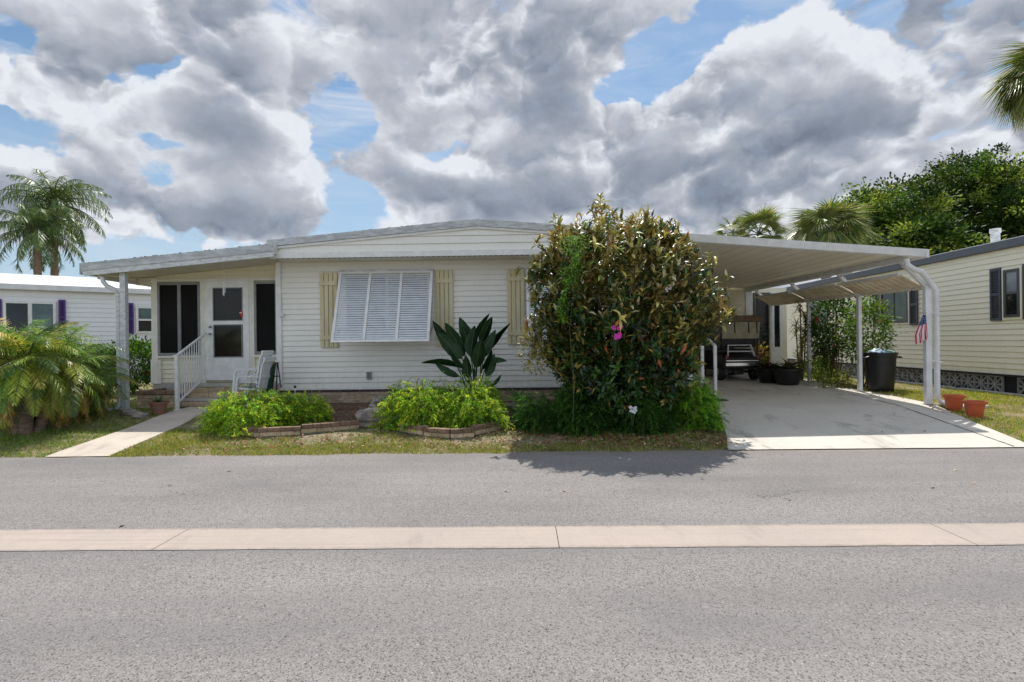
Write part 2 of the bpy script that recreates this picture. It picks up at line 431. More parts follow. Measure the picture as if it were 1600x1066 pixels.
concrete('walk_concrete', (.62,.54,.45), (.52,.45,.38), (.40,.33,.27), 1.6, .6)
concrete('step_concrete', (.46,.43,.38), (.38,.35,.31), (.28,.26,.22), 2)
# soil
m, t, p, out = newmat('soil'); v = obvec(t)
n1 = t.noise(v, 2.2, 6, .65); n2 = t.noise(v, 28, 5, .7); n3 = t.noise(v, .7, 4, .6)
c = t.mix(t.mr(n1, .4, .62), c4((.17,.15,.065)), c4((.46,.36,.25)))
c = t.mix(t.mr(n2, .42, .68, 0, .7), c, c4((.13,.095,.06)))
c = t.mix(t.mr(n3, .5, .62, 0, .5), c, c4((.12,.15,.035)))
t.link(c, p.inputs['Base Color']); p.inputs['Roughness'].default_value = .95; bump(t, p, n2, .9, .03)
m, t, p, out = newmat('mulch_bed'); v = obvec(t)
n2 = t.noise(v, 30, 5, .75)
c = t.mix(t.mr(n2, .38, .66), c4((.05,.032,.02)), c4((.26,.16,.095))); t.link(c, p.inputs['Base Color']); p.inputs['Roughness'].default_value = .95; bump(t, p, n2, 1, .04)
# sign-free flag etc. done
basic('bop_leaf', (.022,.062,.018), .5, (.010,.032,.010), 3, spec=.22)
# ================================================================== SETTING
def sheet(name, xs, ys, zf, mat, **kw):
    mb = MB(); nx = len(xs)
    mb.v = [Vector((x, y, zf(x, y))) for y in ys for x in xs]
    mb.f = [(j*nx+i, j*nx+i+1, (j+1)*nx+i+1, (j+1)*nx+i) for j in range(len(ys)-1) for i in range(nx-1)]
    mb.mi = [0]*len(mb.f); return mb.build(name, mat, None, smooth=True, **kw)
xs = [-900,-300,-120,-60]+[-30+.5*i for i in range(121)]+[60,120,300,900]
ys = [-200,-60,-20,-8,0,4,7.4,7.8,7.9]+[8+.2*i for i in range(20)]+[12+.5*i for i in range(21)]+[24,30,40,60,120,300,900]
def ground_z(x, y):
    b = gz(x, y)-(.014 if y < 7.95 else 0)
    if 8.05 < y < 11.5 and -30 < x < 30: b += .012*math.sin(x*3.1+y)*math.sin(y*4.3+x*.7)*sm(8.05, 8.6, y)
    return b
sheet('ground', xs, ys, ground_z, 'soil', kind='structure')
# road with a slightly ragged lawn-side edge
mb = MB(); ex = [-300,-100,-40]+[-20+.2*i for i in range(201)]+[40,100,300]
def redge(x): return 7.93+.010*x+.02*math.sin(x*2.3)+.014*math.sin(x*7.1+1)+.008*math.sin(x*19.)
mb.v = [Vector((x, y if y < 7 else (redge(x) if abs(x) < 25 else 7.93), -.25)) for y in (-2.2, 1, 4, 6, 8) for x in ex]; nx = len(ex)
mb.f = [(j*nx+i, j*nx+i+1, (j+1)*nx+i+1, (j+1)*nx+i) for j in range(4) for i in range(nx-1)]; mb.mi = [0]*len(mb.f)
mb.build('road', 'asphalt', kind='structure')
mb = MB()
js = [-300]+[-2.82+3.08*k for k in range(-9, 12)]+[300]
for a, b in zip(js[:-1], js[1:]):
    n = max(1, int((b-a)/.35)) if b-a < 10 else 1; px_ = a+.006
    for k in range(n):
        x0 = a+.003+(b-a-.006)*k/n; x1 = a+.003+(b-a-.006)*(k+1)/n
        w = lambda x: .006*math.sin(x*5.3)+.004*math.sin(x*17)
        mb.add([(x0, 4.25+w(x0), -.246), (x1, 4.25+w(x1), -.246), (x1, 4.75+w(x1+3), -.246), (x0, 4.75+w(x0+3), -.246)], [(0,1,2,3)])
mb.build('gutter_strip', 'strip_concrete', kind='structure')
mb = MB()
for k in range(-9, 12):
    x = -2.82+3.08*k; mb.add([(x-.012,4.25,-.248),(x+.012,4.25,-.248),(x+.012,4.75,-.248),(x-.012,4.75,-.248)], [(0,1,2,3)])
mb.build('strip_joint', 'gap_dark', kind='structure')
# driveway
mb = MB(); dy = [7.9, 8.2, 8.6, 9, 9.5, 10, 10.4, 10.8, 11.2, 12, 14, 16, 18.2]
def dleft(y): return np.interp(y, [7.9, 8.6, 10.4, 10.8, 18.2], [2.82, 3.06, 3.55, 3.55, 3.5])
def dright(y): return np.interp(y, [7.9, 9.6, 10.8, 11.4, 18.2], [7.0, 7.38, 7.72, 7.78, 7.78])
rows = []
for y in dy:
    a, b = dleft(y), dright(y); rows.append([Vector((a, y, gz(a, y)-.1))]+[Vector((a+(b-a)*i/8, y, gz(5, y)+.014)) for i in range(9)]+[Vector((b, y, gz(5, y)-.1))])
mb.v = [v for r in rows for v in r]; mb.f = [(j*11+i, j*11+i+1, (j+1)*11+i+1, (j+1)*11+i) for j in range(len(dy)-1) for i in range(10)]; mb.mi = [0]*len(mb.f)
mb.build('driveway', 'drive_concrete', kind='structure')
mb = MB(); pl = [(6.74, 7.93), (6.83, 9), (7.0, 10.8), (7.15, 13.2), (7.3, 18.0)]
fine = []
for (a, b), (c, d) in zip(pl[:-1], pl[1:]):
    for k in range(12): f = k/12; fine.append((a+(c-a)*f+random.uniform(-.008, .008), b+(d-b)*f))
for (a, b), (c, d) in zip(fine[:-1], fine[1:]):
    w = random.uniform(.006, .014); mb.add([(a-w, b, gz(5, b)+.018), (a+w, b, gz(5, b)+.018), (c+w, d, gz(5, d)+.018), (c-w, d, gz(5, d)+.018)], [(0,1,2,3)])
for yy in (13.3,):
    mb.add([(3.7, yy-.008, gz(5, yy)+.019), (6.9, yy-.008, gz(5, yy)+.019), (6.9, yy+.008, gz(5, yy)+.019), (3.7, yy+.008, gz(5, yy)+.019)], [(0,1,2,3)])
mb.build('driveway_joint', 'gap_dark', kind='structure')
# walk: pad in front of the steps then a strip to the road
mb = MB()
LW = [gnd(80,712), gnd(150,688), gnd(205,669), gnd(257,648)]; RW = [gnd(182,710), gnd(232,688), gnd(281,667), gnd(322,645)]
LW[0] = Vector((LW[0].x, 7.86, 0)); RW[0] = Vector((RW[0].x, 7.88, 0))
LW.append(Vector((LW[-1].x-.02, 11.75, 0))); RW.append(Vector((-5.3, 11.75, 0)))
n = len(LW)
def up_(v, dz): return Vector((v.x, v.y, gz(v.x, v.y)+dz))
for i in range(n-1):
    a, b, c, d = LW[i], RW[i], RW[i+1], LW[i+1]; S = 4
    for k in range(S):
        q = [a.lerp(d, k/S), b.lerp(c, k/S), b.lerp(c, (k+1)/S), a.lerp(d, (k+1)/S)]
        mb.add([up_(v, .022 if v.y > 7.95 else .008) for v in q], [(0,1,2,3)])
        mb.add([up_(q[0], .022), up_(q[3], .022), up_(q[3], -.08), up_(q[0], -.08)], [(0,1,2,3)])
        mb.add([up_(q[1], .022), up_(q[2], .022), up_(q[2], -.08), up_(q[1], -.08)], [(0,1,2,3)])
mb.build('walkway', 'walk_concrete', kind='structure')
# planting bed
mb = MB(); bx = [-5.2+.28*i for i in range(30)]; by = [9.35, 9.6, 10.2, 10.8, 11.4, 12.0]
mb.v = [Vector((x, y, gz(x, y)+(.03 if 0 < j < 5 else .02)+.012*math.sin(7*x+5*y))) for j, y in enumerate(by) for x in bx]; nx = len(bx)
mb.f = [(j*nx+i, j*nx+i+1, (j+1)*nx+i+1, (j+1)*nx+i) for j in range(5) for i in range(nx-1)]; mb.mi = [0]*len(mb.f)
mb.build('mulch_bed', 'mulch_bed', kind='structure')

# ================================================================== MAIN HOUSE
WY = 11.9; GY = 11.3; LY = 11.12; DY = 12.25
house = empty('manufactured_home', (0, 12, 0), 'white lap sided manufactured home with low gable, entry porch on the left and yellow shutters', 'house')
XL = at(436, 500, WY).x; XR = 3.5
zb = at(600, 605.5, WY).z
gL = at(423, 376, GY); gA = at(745, 343.5, GY); gR = Vector((2*gA.x-gL.x, GY, gL.z)); gzb = at(423, 404, GY).z
BACK = 20.0; TH = .13
mb = MB(); siding(mb, (XL, WY), (XR, WY), zb, gzb-.0, .1115); siding(mb, (XR, WY), (XR, BACK), zb, 3.2, .1115, side=1)
mb.box((XL, WY+.024, zb), (XR-.024, BACK, 3.1)); mb.build('wall', 'siding_white', house)
mb = MB()      # starter trim, corner posts, frieze board
mb.box((XL-.05, WY-.035, zb-.04), (XL+.06, WY+.1, gzb)); mb.box((XR-.06, WY-.035, zb-.04), (XR+.03, WY+.08, gzb))
mb.box((XL+.062, WY-.022, zb-.035), (XR-.062, WY+.01, zb-.002)); mb.build('corner_trim', 'white_paint', house)
mb = MB()      # gable end
def gtop(s):
    x = gL.x+s; return gL.z-TH+(gA.z-gL.z)*(1-abs(x-gA.x)/(gA.x-gL.x))
siding(mb, (gL.x+.02, GY), (gR.x-.02, GY), gzb+.1, gA.z, .152, .018, topf=gtop)
pts = [(gL.x+.02, GY+.025, gzb+.01), (gR.x-.02, GY+.025, gzb+.01), (gR.x-.02, GY+.025, gL.z-TH), (gA.x, GY+.025, gA.z-TH), (gL.x+.02, GY+.025, gL.z-TH)]
mb.prism(pts, (0, .05, 0)); mb.build('gable', 'siding_white', house)
mb = MB(); mb.box((gL.x, GY-.03, gzb-.005), (gR.x, GY+.01, gzb+.105))
for s in (-1, 1):   # rake trim under the roof edge
    e = gL if s < 0 else gR
    mb.bar((e.x, GY-.012, e.z-TH-.025), (gA.x, GY-.012, gA.z-TH-.025), .03, .045, up=(0,0,1))
mb.build('fascia', 'white_paint', house)
mb = MB(); mb.box((gL.x+.01, GY+.012, gzb+.0), (gR.x-.01, WY+.02, gzb+.02))
mb.build('soffit', 'soffit', house)
mb = MB()
for i in range(78):
    x = gL.x+.08+i*(gR.x-gL.x-.1)/78; w_ = (gR.x-gL.x-.1)/78; mb.box((x, GY+.03, gzb-.004), (x+.045, GY+.10, gzb-.001)); mb.box((x+.045, GY+.03, gzb-.004), (x+w_, GY+.04, gzb-.001))
mb.build('soffit_vent', 'gap_dark', house)
# roof: thin metal slab with a rolled edge
mb = MB()
prof = [(gL.x-.06, gL.z-TH), (gL.x-.06, gL.z), (gA.x-.5, gA.z-.035), (gA.x, gA.z), (gA.x+.5, gA.z-.035), (gR.x+.06, gR.z), (gR.x+.06, gR.z-TH), (gA.x, gA.z-TH)]
mb.prism([(x, GY-.05, z) for x, z in prof], (0, BACK-GY+.3, 0)); mb.build('roof', 'roof_edge', house)
mb = MB()     # dirty drip line on top of the edge
def drip(mb, A, B, n, y, k=.012):
    mb.bar((A.x, y, A.z+.001), (B.x, y, B.z+.001), .029, .003)
    for i in range(n):
        if random.random() < .55: continue
        a = A.lerp(B, i/n); b = A.lerp(B, (i+random.uniform(.4, 1))/n); h = random.uniform(.004, k)
        mb.bar((a.x, y, a.z+h/2), (b.x, y, b.z+h/2), .03, h)
drip(mb, Vector((gL.x, 0, gL.z)), Vector((gA.x-.5, 0, gA.z-.035)), 90, GY-.03)
drip(mb, Vector((gA.x, 0, gA.z)), Vector((gR.x, 0, gR.z)), 60, GY-.03); mb.build('roof_grime', 'mildew', house)
# brick skirt below siding
mb = MB(); mo = MB()
bricks(mb, (XL, WY+.04), (XR, WY+.04), at(600, 612, WY).z, 1, h=zb-at(600, 612, WY).z-.045, L=.40, depth=.1, joint=.012, mortar=mo)
mb.build('brick_course', 'brick_dark', house)
mb = MB(); zt = at(600, 612, WY).z
bricks(mb, (XL, WY+.05), (XR, WY+.05), zt-.305, 5, h=.053, L=.5, depth=.14, joint=.007, mortar=mo)
mb.build('stone_skirt', 'stone_tan', house); mo.build('mortar_bed', 'mortar', house)

# ---- entry porch (left)
pTL = at(136.5, 413, LY); pTR = at(423, 384, LY); pBL = at(134, 431, LY); pBR = at(423, 401, LY)
sl = (pBR.z-pBL.z)/(pBR.x-pBL.x)
def und(x): return pBL.z+(x-pBL.x)*sl
def top(x): return und(x)+(pTL.z-pBL.z)
x0 = pTL.x; x1 = gL.x+.15
mb = MB(); mb.prism([(x0-.098, LY+.01, und(x0-.05)+.05), (x1, LY+.01, und(x1)+.05), (x1, LY+.01, top(x1)), (x0-.098, LY+.01, top(x0))], (0, 7.5, 0))
mb.build('porch_roof', 'soffit', house)
mb = MB(); mb.prism([(x0-.1, LY, und(x0)+.09), (x1, LY, und(x1)+.09), (x1, LY, top(x1)+.012), (x0-.1, LY, top(x0)+.012)], (0, -.045, 0)); 
mb.prism([(x0-.125, LY-.049, und(x0)+.02), (x0-.101, LY-.049, und(x0)+.02), (x0-.101, LY-.049, top(x0)+.015), (x0-.125, LY-.049, top(x0)+.015)], (0, 7.4, 0)); mb.build('roof_edge', 'roof_edge', house)
mb = MB(); mb.prism([(x0-.04, LY, und(x0)-.01), (x1, LY, und(x1)-.01), (x1, LY, und(x1)+.088), (x0-.11, LY, und(x0)+.088)], (0, -.03, 0)); mb.build('fascia', 'aged_white', house)
mb = MB(); drip(mb, Vector((x0, 0, top(x0)+.012)), Vector((x1, 0, top(x1)+.012)), 90, LY-.03, .02); mb.build('roof_grime', 'mildew', house)
xw = at(243, 500, DY).x
mb = MB()      # header beams carrying the porch roof
mb.box((x0+.12, LY+.1, und(x0+.3)-.09), (x0+.20, LY+6.5, und(x0+.2)-.0))
mb.box((x0+.2, DY+.0, und(x0+.3)-.11), (xw-.01, DY+.08, und(xw)+.02)); mb.build('roof_beam', 'soffit', house)
zfl = at(350, 597, DY).z
mb = MB(); A = (xw, DY); B = (XL, DY)
siding(mb, A, B, zfl-.0, at(260, 558, DY).z, .098, .016); zt0 = at(300, 440, DY).z
def wtop(s): return und(xw+s)+.05
siding(mb, A, B, zt0+.02, und(XL)+.05, .105, .016, topf=wtop)
mb.prism([(xw, DY+.024, zfl-.15), (XL, DY+.024, zfl-.15), (XL, DY+.024, und(XL)+.05), (xw, DY+.024, und(xw)+.05)], (0, .12, 0))
siding(mb, (xw, 19), (xw, DY), zfl, und(xw), .1, .011, side=1); mb.box((xw+.025, DY+.15, zfl-.1), (xw+.1, 19, und(xw)+.02))
mb.build('porch_wall', 'siding_cream', house)
mb = MB()
for px in ((238, 248), (314, 322.2), (392, 398.5)):
    a = at(px[0], 500, DY).x; b = at(px[1], 500, DY).x; mb.box((a, DY-.035, zfl-.02), (b, DY+.02, und((a+b)/2)+.0 if px[0] < 240 else zt0+.05))
zs = at(260, 556, DY).z
mb.box((xw+.02, DY-.05, zs-.05), (at(322, 500, DY).x, DY+.01, zs)); mb.box((at(393, 500, DY).x, DY-.05, zs-.05), (XL-.05, DY+.01, zs))
mb.box((xw+.02, DY-.03, zt0), (XL-.05, DY+.01, zt0+.05))
mb.box((xw-.1, DY-.03, zfl-.02), (xw+.12, DY+.03, at(240, 562, DY).z)); mb.build('wall_trim', 'cream_paint', house)
mb = MB(); zk = at(250, 610, DY).z
mb.box((xw-.06, DY-.02, zk-.3), (XL-.05, DY+.05, zfl-.02)); mb.build('foundation', 'step_concrete', house)
def frame(mb, x0, x1, z0, z1, Y, w, proud, depth=.03):
    mb.box((x0, Y-proud, z0), (x0+w, Y-proud+depth, z1)); mb.box((x1-w, Y-proud, z0), (x1, Y-proud+depth, z1))
    mb.box((x0+w, Y-proud, z0), (x1-w, Y-proud+depth, z0+w)); mb.box((x0+w, Y-proud, z1-w), (x1-w, Y-proud+depth, z1))
def win(px0, py0, px1, py1, Y, panes, fm='gray_metal', gm='screen_dark', w=.05, label=None):
    a = at(px0, py1, Y); b = at(px1, py0, Y); mb = MB(); frame(mb, a.x, b.x, a.z, b.z, Y, w, .045, .05)
    for p in panes[1:]: x = at(p[0], 500, Y).x; y_ = at(panes[panes.index(p)-1][1], 500, Y).x; mb.box((y_, Y-.05, a.z+w), (x, Y-.002, b.z-w))
    o = mb.build('window', fm, house)
    for p in panes:
        m2 = MB(); m2.box((max(at(p[0], 500, Y).x, a.x+w), Y-.02, a.z+w), (min(at(p[1], 500, Y).x, b.x-w), Y-.006, b.z-w)); m2.build('pane', gm, o)
    if label: o['label'] = label
    return o
win(248.5, 441.5, 313.5, 555.5, DY, [(251.5, 279.5), (284.5, 311.8)], label='wide dark screened window with two panels, left of the door')
win(399, 440, 434, 553, DY, [(402, 431.5)], label='narrow dark screened window right of the door')
# door
dm = MB(); a = at(323.5, 594, DY); b = at(391.5, 439, DY); yd = DY-.03
g1a = at(335, 502, DY); g1b = at(381, 449.5, DY); g2a = at(336, 559, DY); g2b = at(381, 506.8, DY)
for q in ((a.x+.02, a.z, g1a.x, b.z), (g1b.x, a.z, b.x-.02, b.z), (g1a.x, a.z, g1b.x, g2a.z), (g1a.x, g2b.z, g1b.x, g1a.z), (g1a.x, g1b.z, g1b.x, b.z)):
    dm.box((q[0], yd-.03, q[1]), (q[2], yd+.02, q[3]))
door = dm.build('door', 'white_paint', house)
f = MB(); frame(f, a.x-.03, b.x+.03, a.z-.01, b.z+.05, DY, .05, .045, .06); f.build('door_frame', 'cream_paint', house)
m2 = MB(); frame(m2, g1a.x, g1b.x, g1a.z, g1b.z, yd, .018, .036, .03); frame(m2, g2a.x, g2b.x, g2a.z, g2b.z, yd, .022, .036, .03); m2.build('glazing_bead', 'gray_metal', door)
m2 = MB(); m2.box((g1a.x+.01, yd-.012, g1a.z+.01), (g1b.x-.01, yd-.004, g1b.z-.01)); m2.build('glass_pane', 'glass_door', door)
m2 = MB(); m2.box((g2a.x+.01, yd-.012, g2a.z+.01), (g2b.x-.01, yd-.004, g2b.z-.01)); m2.build('glass_pane', 'glass_door', door)
m2 = MB(); kz = a.z+.1; frame(m2, g1a.x-.02, g1b.x+.02, kz, g2a.z-.09, yd, .008, .034, .02); m2.build('kick_panel', 'white_metal', door)
for py in (511, 522):
    h = at(328.5, py, DY-.08); m2 = MB(); m2.tube([(h.x, yd-.03, h.z), (h.x, yd-.05, h.z)], .024, 12); m2.ball((h.x, yd-.075, h.z), .026, 12, 8); m2.build('handle', 'steel', door, smooth=True)
# outlet
m2 = MB(); o0 = at(573, 592.5, WY-.02); o1 = at(580, 581, WY-.02); m2.box((o0.x, WY-.05, o0.z), (o1.x, WY, o1.z)); ob = m2.build('outlet_box', 'gray_metal', house, bevel=.006)
m2 = MB(); cx = (o0.x+o1.x)/2
for dz in (.35, .68): m2 = MB(); z = o0.z+(o1.z-o0.z)*dz; m2.box((cx-.016, WY-.056, z-.012), (cx+.016, WY-.0495, z+.012)); m2.build('socket', 'bronze_metal', ob)
# decorative shutters: four boards and two battens
def shutter(px0, py0, px1, py1, batt):
    a = at(px0, py1, WY-.03); b = at(px1, py0, WY-.03); w = (b.x-a.x); m = MB(); bw = (w-.045)/4
    for k in range(4): x = a.x+k*(bw+.015); m.box((x, WY-.04, a.z), (x+bw, WY-.018, b.z))
    for py in batt: z = at(px0, py, WY-.04).z; m.box((a.x-.005, WY-.06, z-.045), (b.x+.005, WY-.041, z+.045))
    return m.build('board_shutter', 'yellow_shutter', house, bevel=.003)
shutter(501, 426, 526.5, 543, (443, 528)); shutter(682, 422, 707, 541, (439, 525)); shutter(793.5, 420, 819, 538.5, (436, 521))
shutter(964, 418, 990, 536, (434, 519))
# Bahama awning shutters (hinged at the top, bottom propped out) over real windows
def bahama(pxl, pxr, pyt, ln, lab):
    a = at(pxl, pyt, WY-.05); b = at(pxr, pyt, WY-.05); W = b.x-a.x
    wz1 = a.z-.05; wz0 = wz1-1.25
    wn = MB(); frame(wn, a.x+.06, b.x-.06, wz0, wz1, WY, .06, .045, .05); wn.box(((a.x+b.x)/2-.03, WY-.04, wz0+.06), ((a.x+b.x)/2+.03, WY-.003, wz1-.06)); wo = wn.build('window', 'white_metal', house)
    g = MB(); g.box((a.x+.12, WY-.02, wz0+.06), (b.x-.12, WY-.006, wz1-.06)); g.build('pane', 'glass_dark', wo)
    out = .62; H = math.sqrt(ln**2-out**2); ang = math.atan2(out, H)
    # local frame: u along x, w down the shutter, n outward
    dn = Vector((0, -math.sin(ang), -math.cos(ang))); no = Vector((0, -math.cos(ang), math.sin(ang)))
    M = Matrix(((1, 0, 0, a.x), (0, no.y, dn.y, WY-.06), (0, no.z, dn.z, a.z), (0, 0, 0, 1)))
    fr = MB(); t = .035
    fr.box((0, -t/2, 0), (.055, t/2, ln), M); fr.box((W-.055, -t/2, 0), (W, t/2, ln), M)
    fr.box((.055, -t/2, 0), (W-.055, t/2, .05), M); fr.box((.055, -t/2, ln-.05), (W-.055, t/2, ln), M)
    for k in (1, 2): x = W*k/3; fr.box((x-.027, -t/2+.001, .05), (x+.027, t/2+.003, ln-.05), M)
    fo = fr.build('awning_shutter', 'white_paint', house, label=lab)
    for k in range(3):
        lo = W*k/3+.03+(.027 if k == 0 else 0); hi = W*(k+1)/3-.03-(.027 if k == 2 else 0); sl_ = MB(); n = 29
        for i in range(n):
            z = .06+(ln-.12)*(i+.5)/n; R = Matrix.Translation((0, 0, z))@Matrix.Rotation(math.radians(71), 4, 'X')
            sl_.box((lo, -.0235, -.0022), (hi, .0235, .0022), M@R)
        sl_.build('louvre_panel', 'louvre', fo)
    h = MB(); h.box((-.01, -.03, -.035), (W+.01, .03, -.002), M); h.build('hinge_rail', 'aged_white', fo)
    for x in (a.x+.03, b.x-.03): pr = MB(); pr.tube([(x, WY-.02, a.z-1.15), (x, WY-.06-out+.02, a.z-H+.03)], .009, 6); pr.build('prop_arm', 'steel', fo)
bahama(531, 677, 425.5, 1.60, 'pale louvred awning shutter left of the bird of paradise')
bahama(822, 962, 421.5, 1.60, 'pale louvred awning shutter partly hidden by the magnolia')
# little metal star on the corner trim
s = at(440, 492, WY-.06); m = MB(); pts = []
for k in range(10): r = .07 if k % 2 == 0 else .03; pts.append((s.x+r*math.sin(k*PI/5), WY-.055, s.z+r*math.cos(k*PI/5)))
m.prism(pts, (0, .012, 0))
o = m.build('wall_star', 'aged_white'); tag(o, 'small pale metal star hung on the white corner trim', 'wall ornament')
# wind chime in front of the door
s = at(350, 437, LY+.4); m = MB(); m.tube([(s.x, LY+.4, und(s.x)+.05), (s.x, LY+.4, s.z-.1)], .003, 5); 
for k in range(5): m.tube([(s.x+.02*math.cos(k*1.26), LY+.4+.02*math.sin(k*1.26), s.z-.06), (s.x+.02*math.cos(k*1.26), LY+.4+.02*math.sin(k*1.26), s.z-.26-.02*k)], .006, 6)
o = m.build('wind_chime', 'white_metal', smooth=False); tag(o, 'slim metal wind chime hanging in front of the white door', 'wind chime')
# small round ornament behind the door glass
s = at(377, 489, DY-.07); m = MB(); m.ball(s, (.035, .02, .045), 12, 8); m.ball((s.x, s.y, s.z-.06), (.03, .018, .03), 12, 8)
o = m.build('door_ornament', 'petal_red', smooth=True); tag(o, 'small red and white ornament hanging on the door glass', 'ornament')
m = MB(); m.box((s.x-.028, s.y-.025, s.z-.012), (s.x+.028, s.y-.018, s.z+.008)); m.build('band', 'petal_white', o)
# porch corner post with downspout
p0 = gnd(188, 643); P = empty('porch_post', (p0.x, LY+.1, gz(p0.x, LY)), 'weathered white square post at the left corner of the porch roof', 'post')
py_ = LY+.12; pz = gz(p0.x, py_); m = MB(); m.box((p0.x-.06, py_-.05, pz-.02), (p0.x+.055, py_+.05, und(p0.x)-.0)); m.build('post', 'aged_white', P, bevel=.006)
m = MB(); m.box((p0.x-.09, py_-.08, pz-.02), (p0.x+.085, py_+.08, pz+.035)); m.build('base_plate', 'aged_white', P)
D = empty('downspout', (p0.x-.15, LY, 0), 'curved white gutter downspout running down beside the porch corner post', 'downspout')
tops = [at(160, 433, LY+.05), at(161, 440, LY+.05), at(167, 447, LY+.05), at(178, 452, LY+.06), at(183, 460, LY+.06), at(183, 480, LY+.06)]
tops[-1].x = tops[-2].x
x_ = p0.x-.105; path = [(v.x, v.y, v.z) for v in tops[:-2]]+[(x_, LY+.1, tops[-2].z), (x_, LY+.1, pz+.12), (x_-.03, LY+.07, pz+.05), (x_-.14, LY-.02, pz+.02)]
m = MB(); m.tube(path, .042, 10); m.build('pipe', 'aged_white', D, smooth=True)
m = MB()
for z in (1.0, 2.3): m = MB(); m.box((x_-.05, LY+.05, z), (x_+.06, LY+.15, z+.025)); m.build('strap', 'white_metal', D)

# ================================================================== FRONT STEPS
st = empty('front_steps', (-6, 11.6, 0), 'tan brick entry steps with concrete treads below the white door', 'steps')
sx0 = at(268, 620, 11.8).x; sx1 = XL+.0; zl = at(340, 598.5, DY-.1).z; zl2 = zl-.065
c = MB(); c.box((sx0, DY-.42, zl2), (sx1, DY-.021, zl)); 
z_t2 = at(320, 621.5, 11.75).z; c.box((sx0+.1, 11.50, z_t2-.055), (sx1, 11.84, z_t2)); c.build('tread', 'step_concrete', st, bevel=.008)
b = MB(); mo = MB(); g0 = gz(-6, 11.6)
h1 = (zl2-z_t2+.0); bricks(b, (sx0+.03, DY-.37), (sx1, DY-.37), z_t2+.002, 2, h=h1/2-.008, L=.34, depth=.1, mortar=mo)
h2 = z_t2-.055-g0-.03; bricks(b, (sx0+.13, 11.56), (sx1, 11.56), g0+.03, 2, h=h2/2-.008, L=.34, depth=.1, mortar=mo)
b.build('riser_brick', 'brick_tan', st); mo.box((sx0+.05, DY-.33, 0), (sx1-.02, DY-.03, zl2-.01)); mo.build('step_core', 'mortar', st)
# low brick planter wall left of the steps
pw = empty('brick_planter', (-7.3, 11.6, 0), 'low tan brick planter wall with dark brick cap left of the entry steps', 'planter wall')
wx0 = at(214, 620, 11.45).x; wx1 = at(268, 620, 11.45).x; b = MB(); mo = MB(); wz = at(240, 616, 11.45).z; h = (wz-.03)/4
for A, B in (((wx0, 11.5), (wx1+.1, 11.5)), ((wx0+.05, 12.2), (wx0+.05, 11.56))):
    bricks(b, A, B, gz(-7, 11.5)+.0, 4, h=h-.008, L=.32, depth=.1, mortar=mo)
b.build('wall', 'brick_tan', pw); b = MB()
bricks(b, (wx0-.03, 11.5), (wx1+.1, 11.5), wz, 1, h=.065, L=.2, depth=.16); bricks(b, (wx0+.05, 12.2), (wx0+.05, 11.59), wz, 1, h=.065, L=.2, depth=.16)
b.build('cap', 'brick_cap', pw); mo.build('mortar_bed', 'mortar', pw)
m = MB(); m.box((wx0+.1, 11.56, .1), (wx1+.1, DY-.03, wz-.03)); m.build('soil', 'potting_soil', pw)
# handrail
hr = empty('handrail', (-6.2, 11.4, 0), 'white metal handrail with thin balusters beside the entry steps', 'handrail')
base = gnd(277, 643); Y0 = base.y; bx_ = base.x; z0 = gz(bx_, Y0)
b0 = Vector((bx_, Y0, at(277, 556, Y0).z)); tY = DY-.12; t0 = at(321.5, 520.5, tY)
l0 = Vector((bx_, Y0, at(277, 630, Y0).z)); l1 = at(321, 589.5, tY)
m = MB(); m.cbox((bx_, Y0, (z0+b0.z)/2), (.062, .062, b0.z-z0+.02)); m.build('post', 'white_paint', hr, bevel=.004)
m = MB(); m.cbox((bx_, Y0, z0+.03), (.1, .1, .02)); m.build('base_plate', 'white_paint', hr)
m = MB(); m.bar(b0, t0, .045, .03); m.bar(l0, l1, .03, .03); m.bar(b0+Vector((-.06, 0, .0)), b0+Vector((.03, 0, .0)), .05, .035); m.build('rail', 'white_paint', hr)
for k in range(1, 12):
    m = MB(); a = l0.lerp(l1, k/12); b = b0.lerp(t0, k/12); m.bar(a, b, .016, .016); m.build('baluster', 'white_paint', hr)
# ================================================================== CARPORT
CY = 10.5
cp = empty('carport', (7.2, 11, 0), 'white flat roofed carport with tan awning panels attached to the right side of the home', 'carport')
fl = at(1086, 379.5, CY); fr_ = at(1443, 403, CY); tl = at(1086, 367, CY); tr_ = at(1443, 389.5, CY)
cx0 = gA.x+ (gR.x-gA.x)*.55; s_ = (fr_.z-fl.z)/(fr_.x-fl.x)
def cz(x): return fl.z+(x-fl.x)*s_
CB = 18.15; RISE = .09
x0 = 2.6; x1 = fr_.x; th = tl.z-fl.z
def pt(x, y, dz): return Vector((x, y, cz(x)+dz+RISE*(y-CY)/(CB-CY)))
m = MB(); m.add([pt(x0, CY, .03), pt(x1-.02, CY, .03), pt(x1-.02, CB, .03), pt(x0, CB, .03), pt(x0, CY, th-.01), pt(x1-.02, CY, th-.01), pt(x1-.02, CB, th-.01), pt(x0, CB, th-.01)],
                [(3,2,1,0),(4,5,6,7),(0,1,5,4),(1,2,6,5),(2,3,7,6),(3,0,4,7)])
m.build('roof', 'ceiling_pan', cp)
m = MB()    # front fascia gutter profile
m.add([pt(x0, CY, 0), pt(x1, CY, 0), pt(x1, CY, th), pt(x0, CY, th), pt(x0, CY-.05, .015), pt(x1, CY-.05, .015), pt(x1, CY-.09, th), pt(x0, CY-.09, th)],
      [(0,1,2,3),(4,5,6,7),(0,4,7,3),(1,2,6,5),(3,7,6,2),(0,1,5,4)])
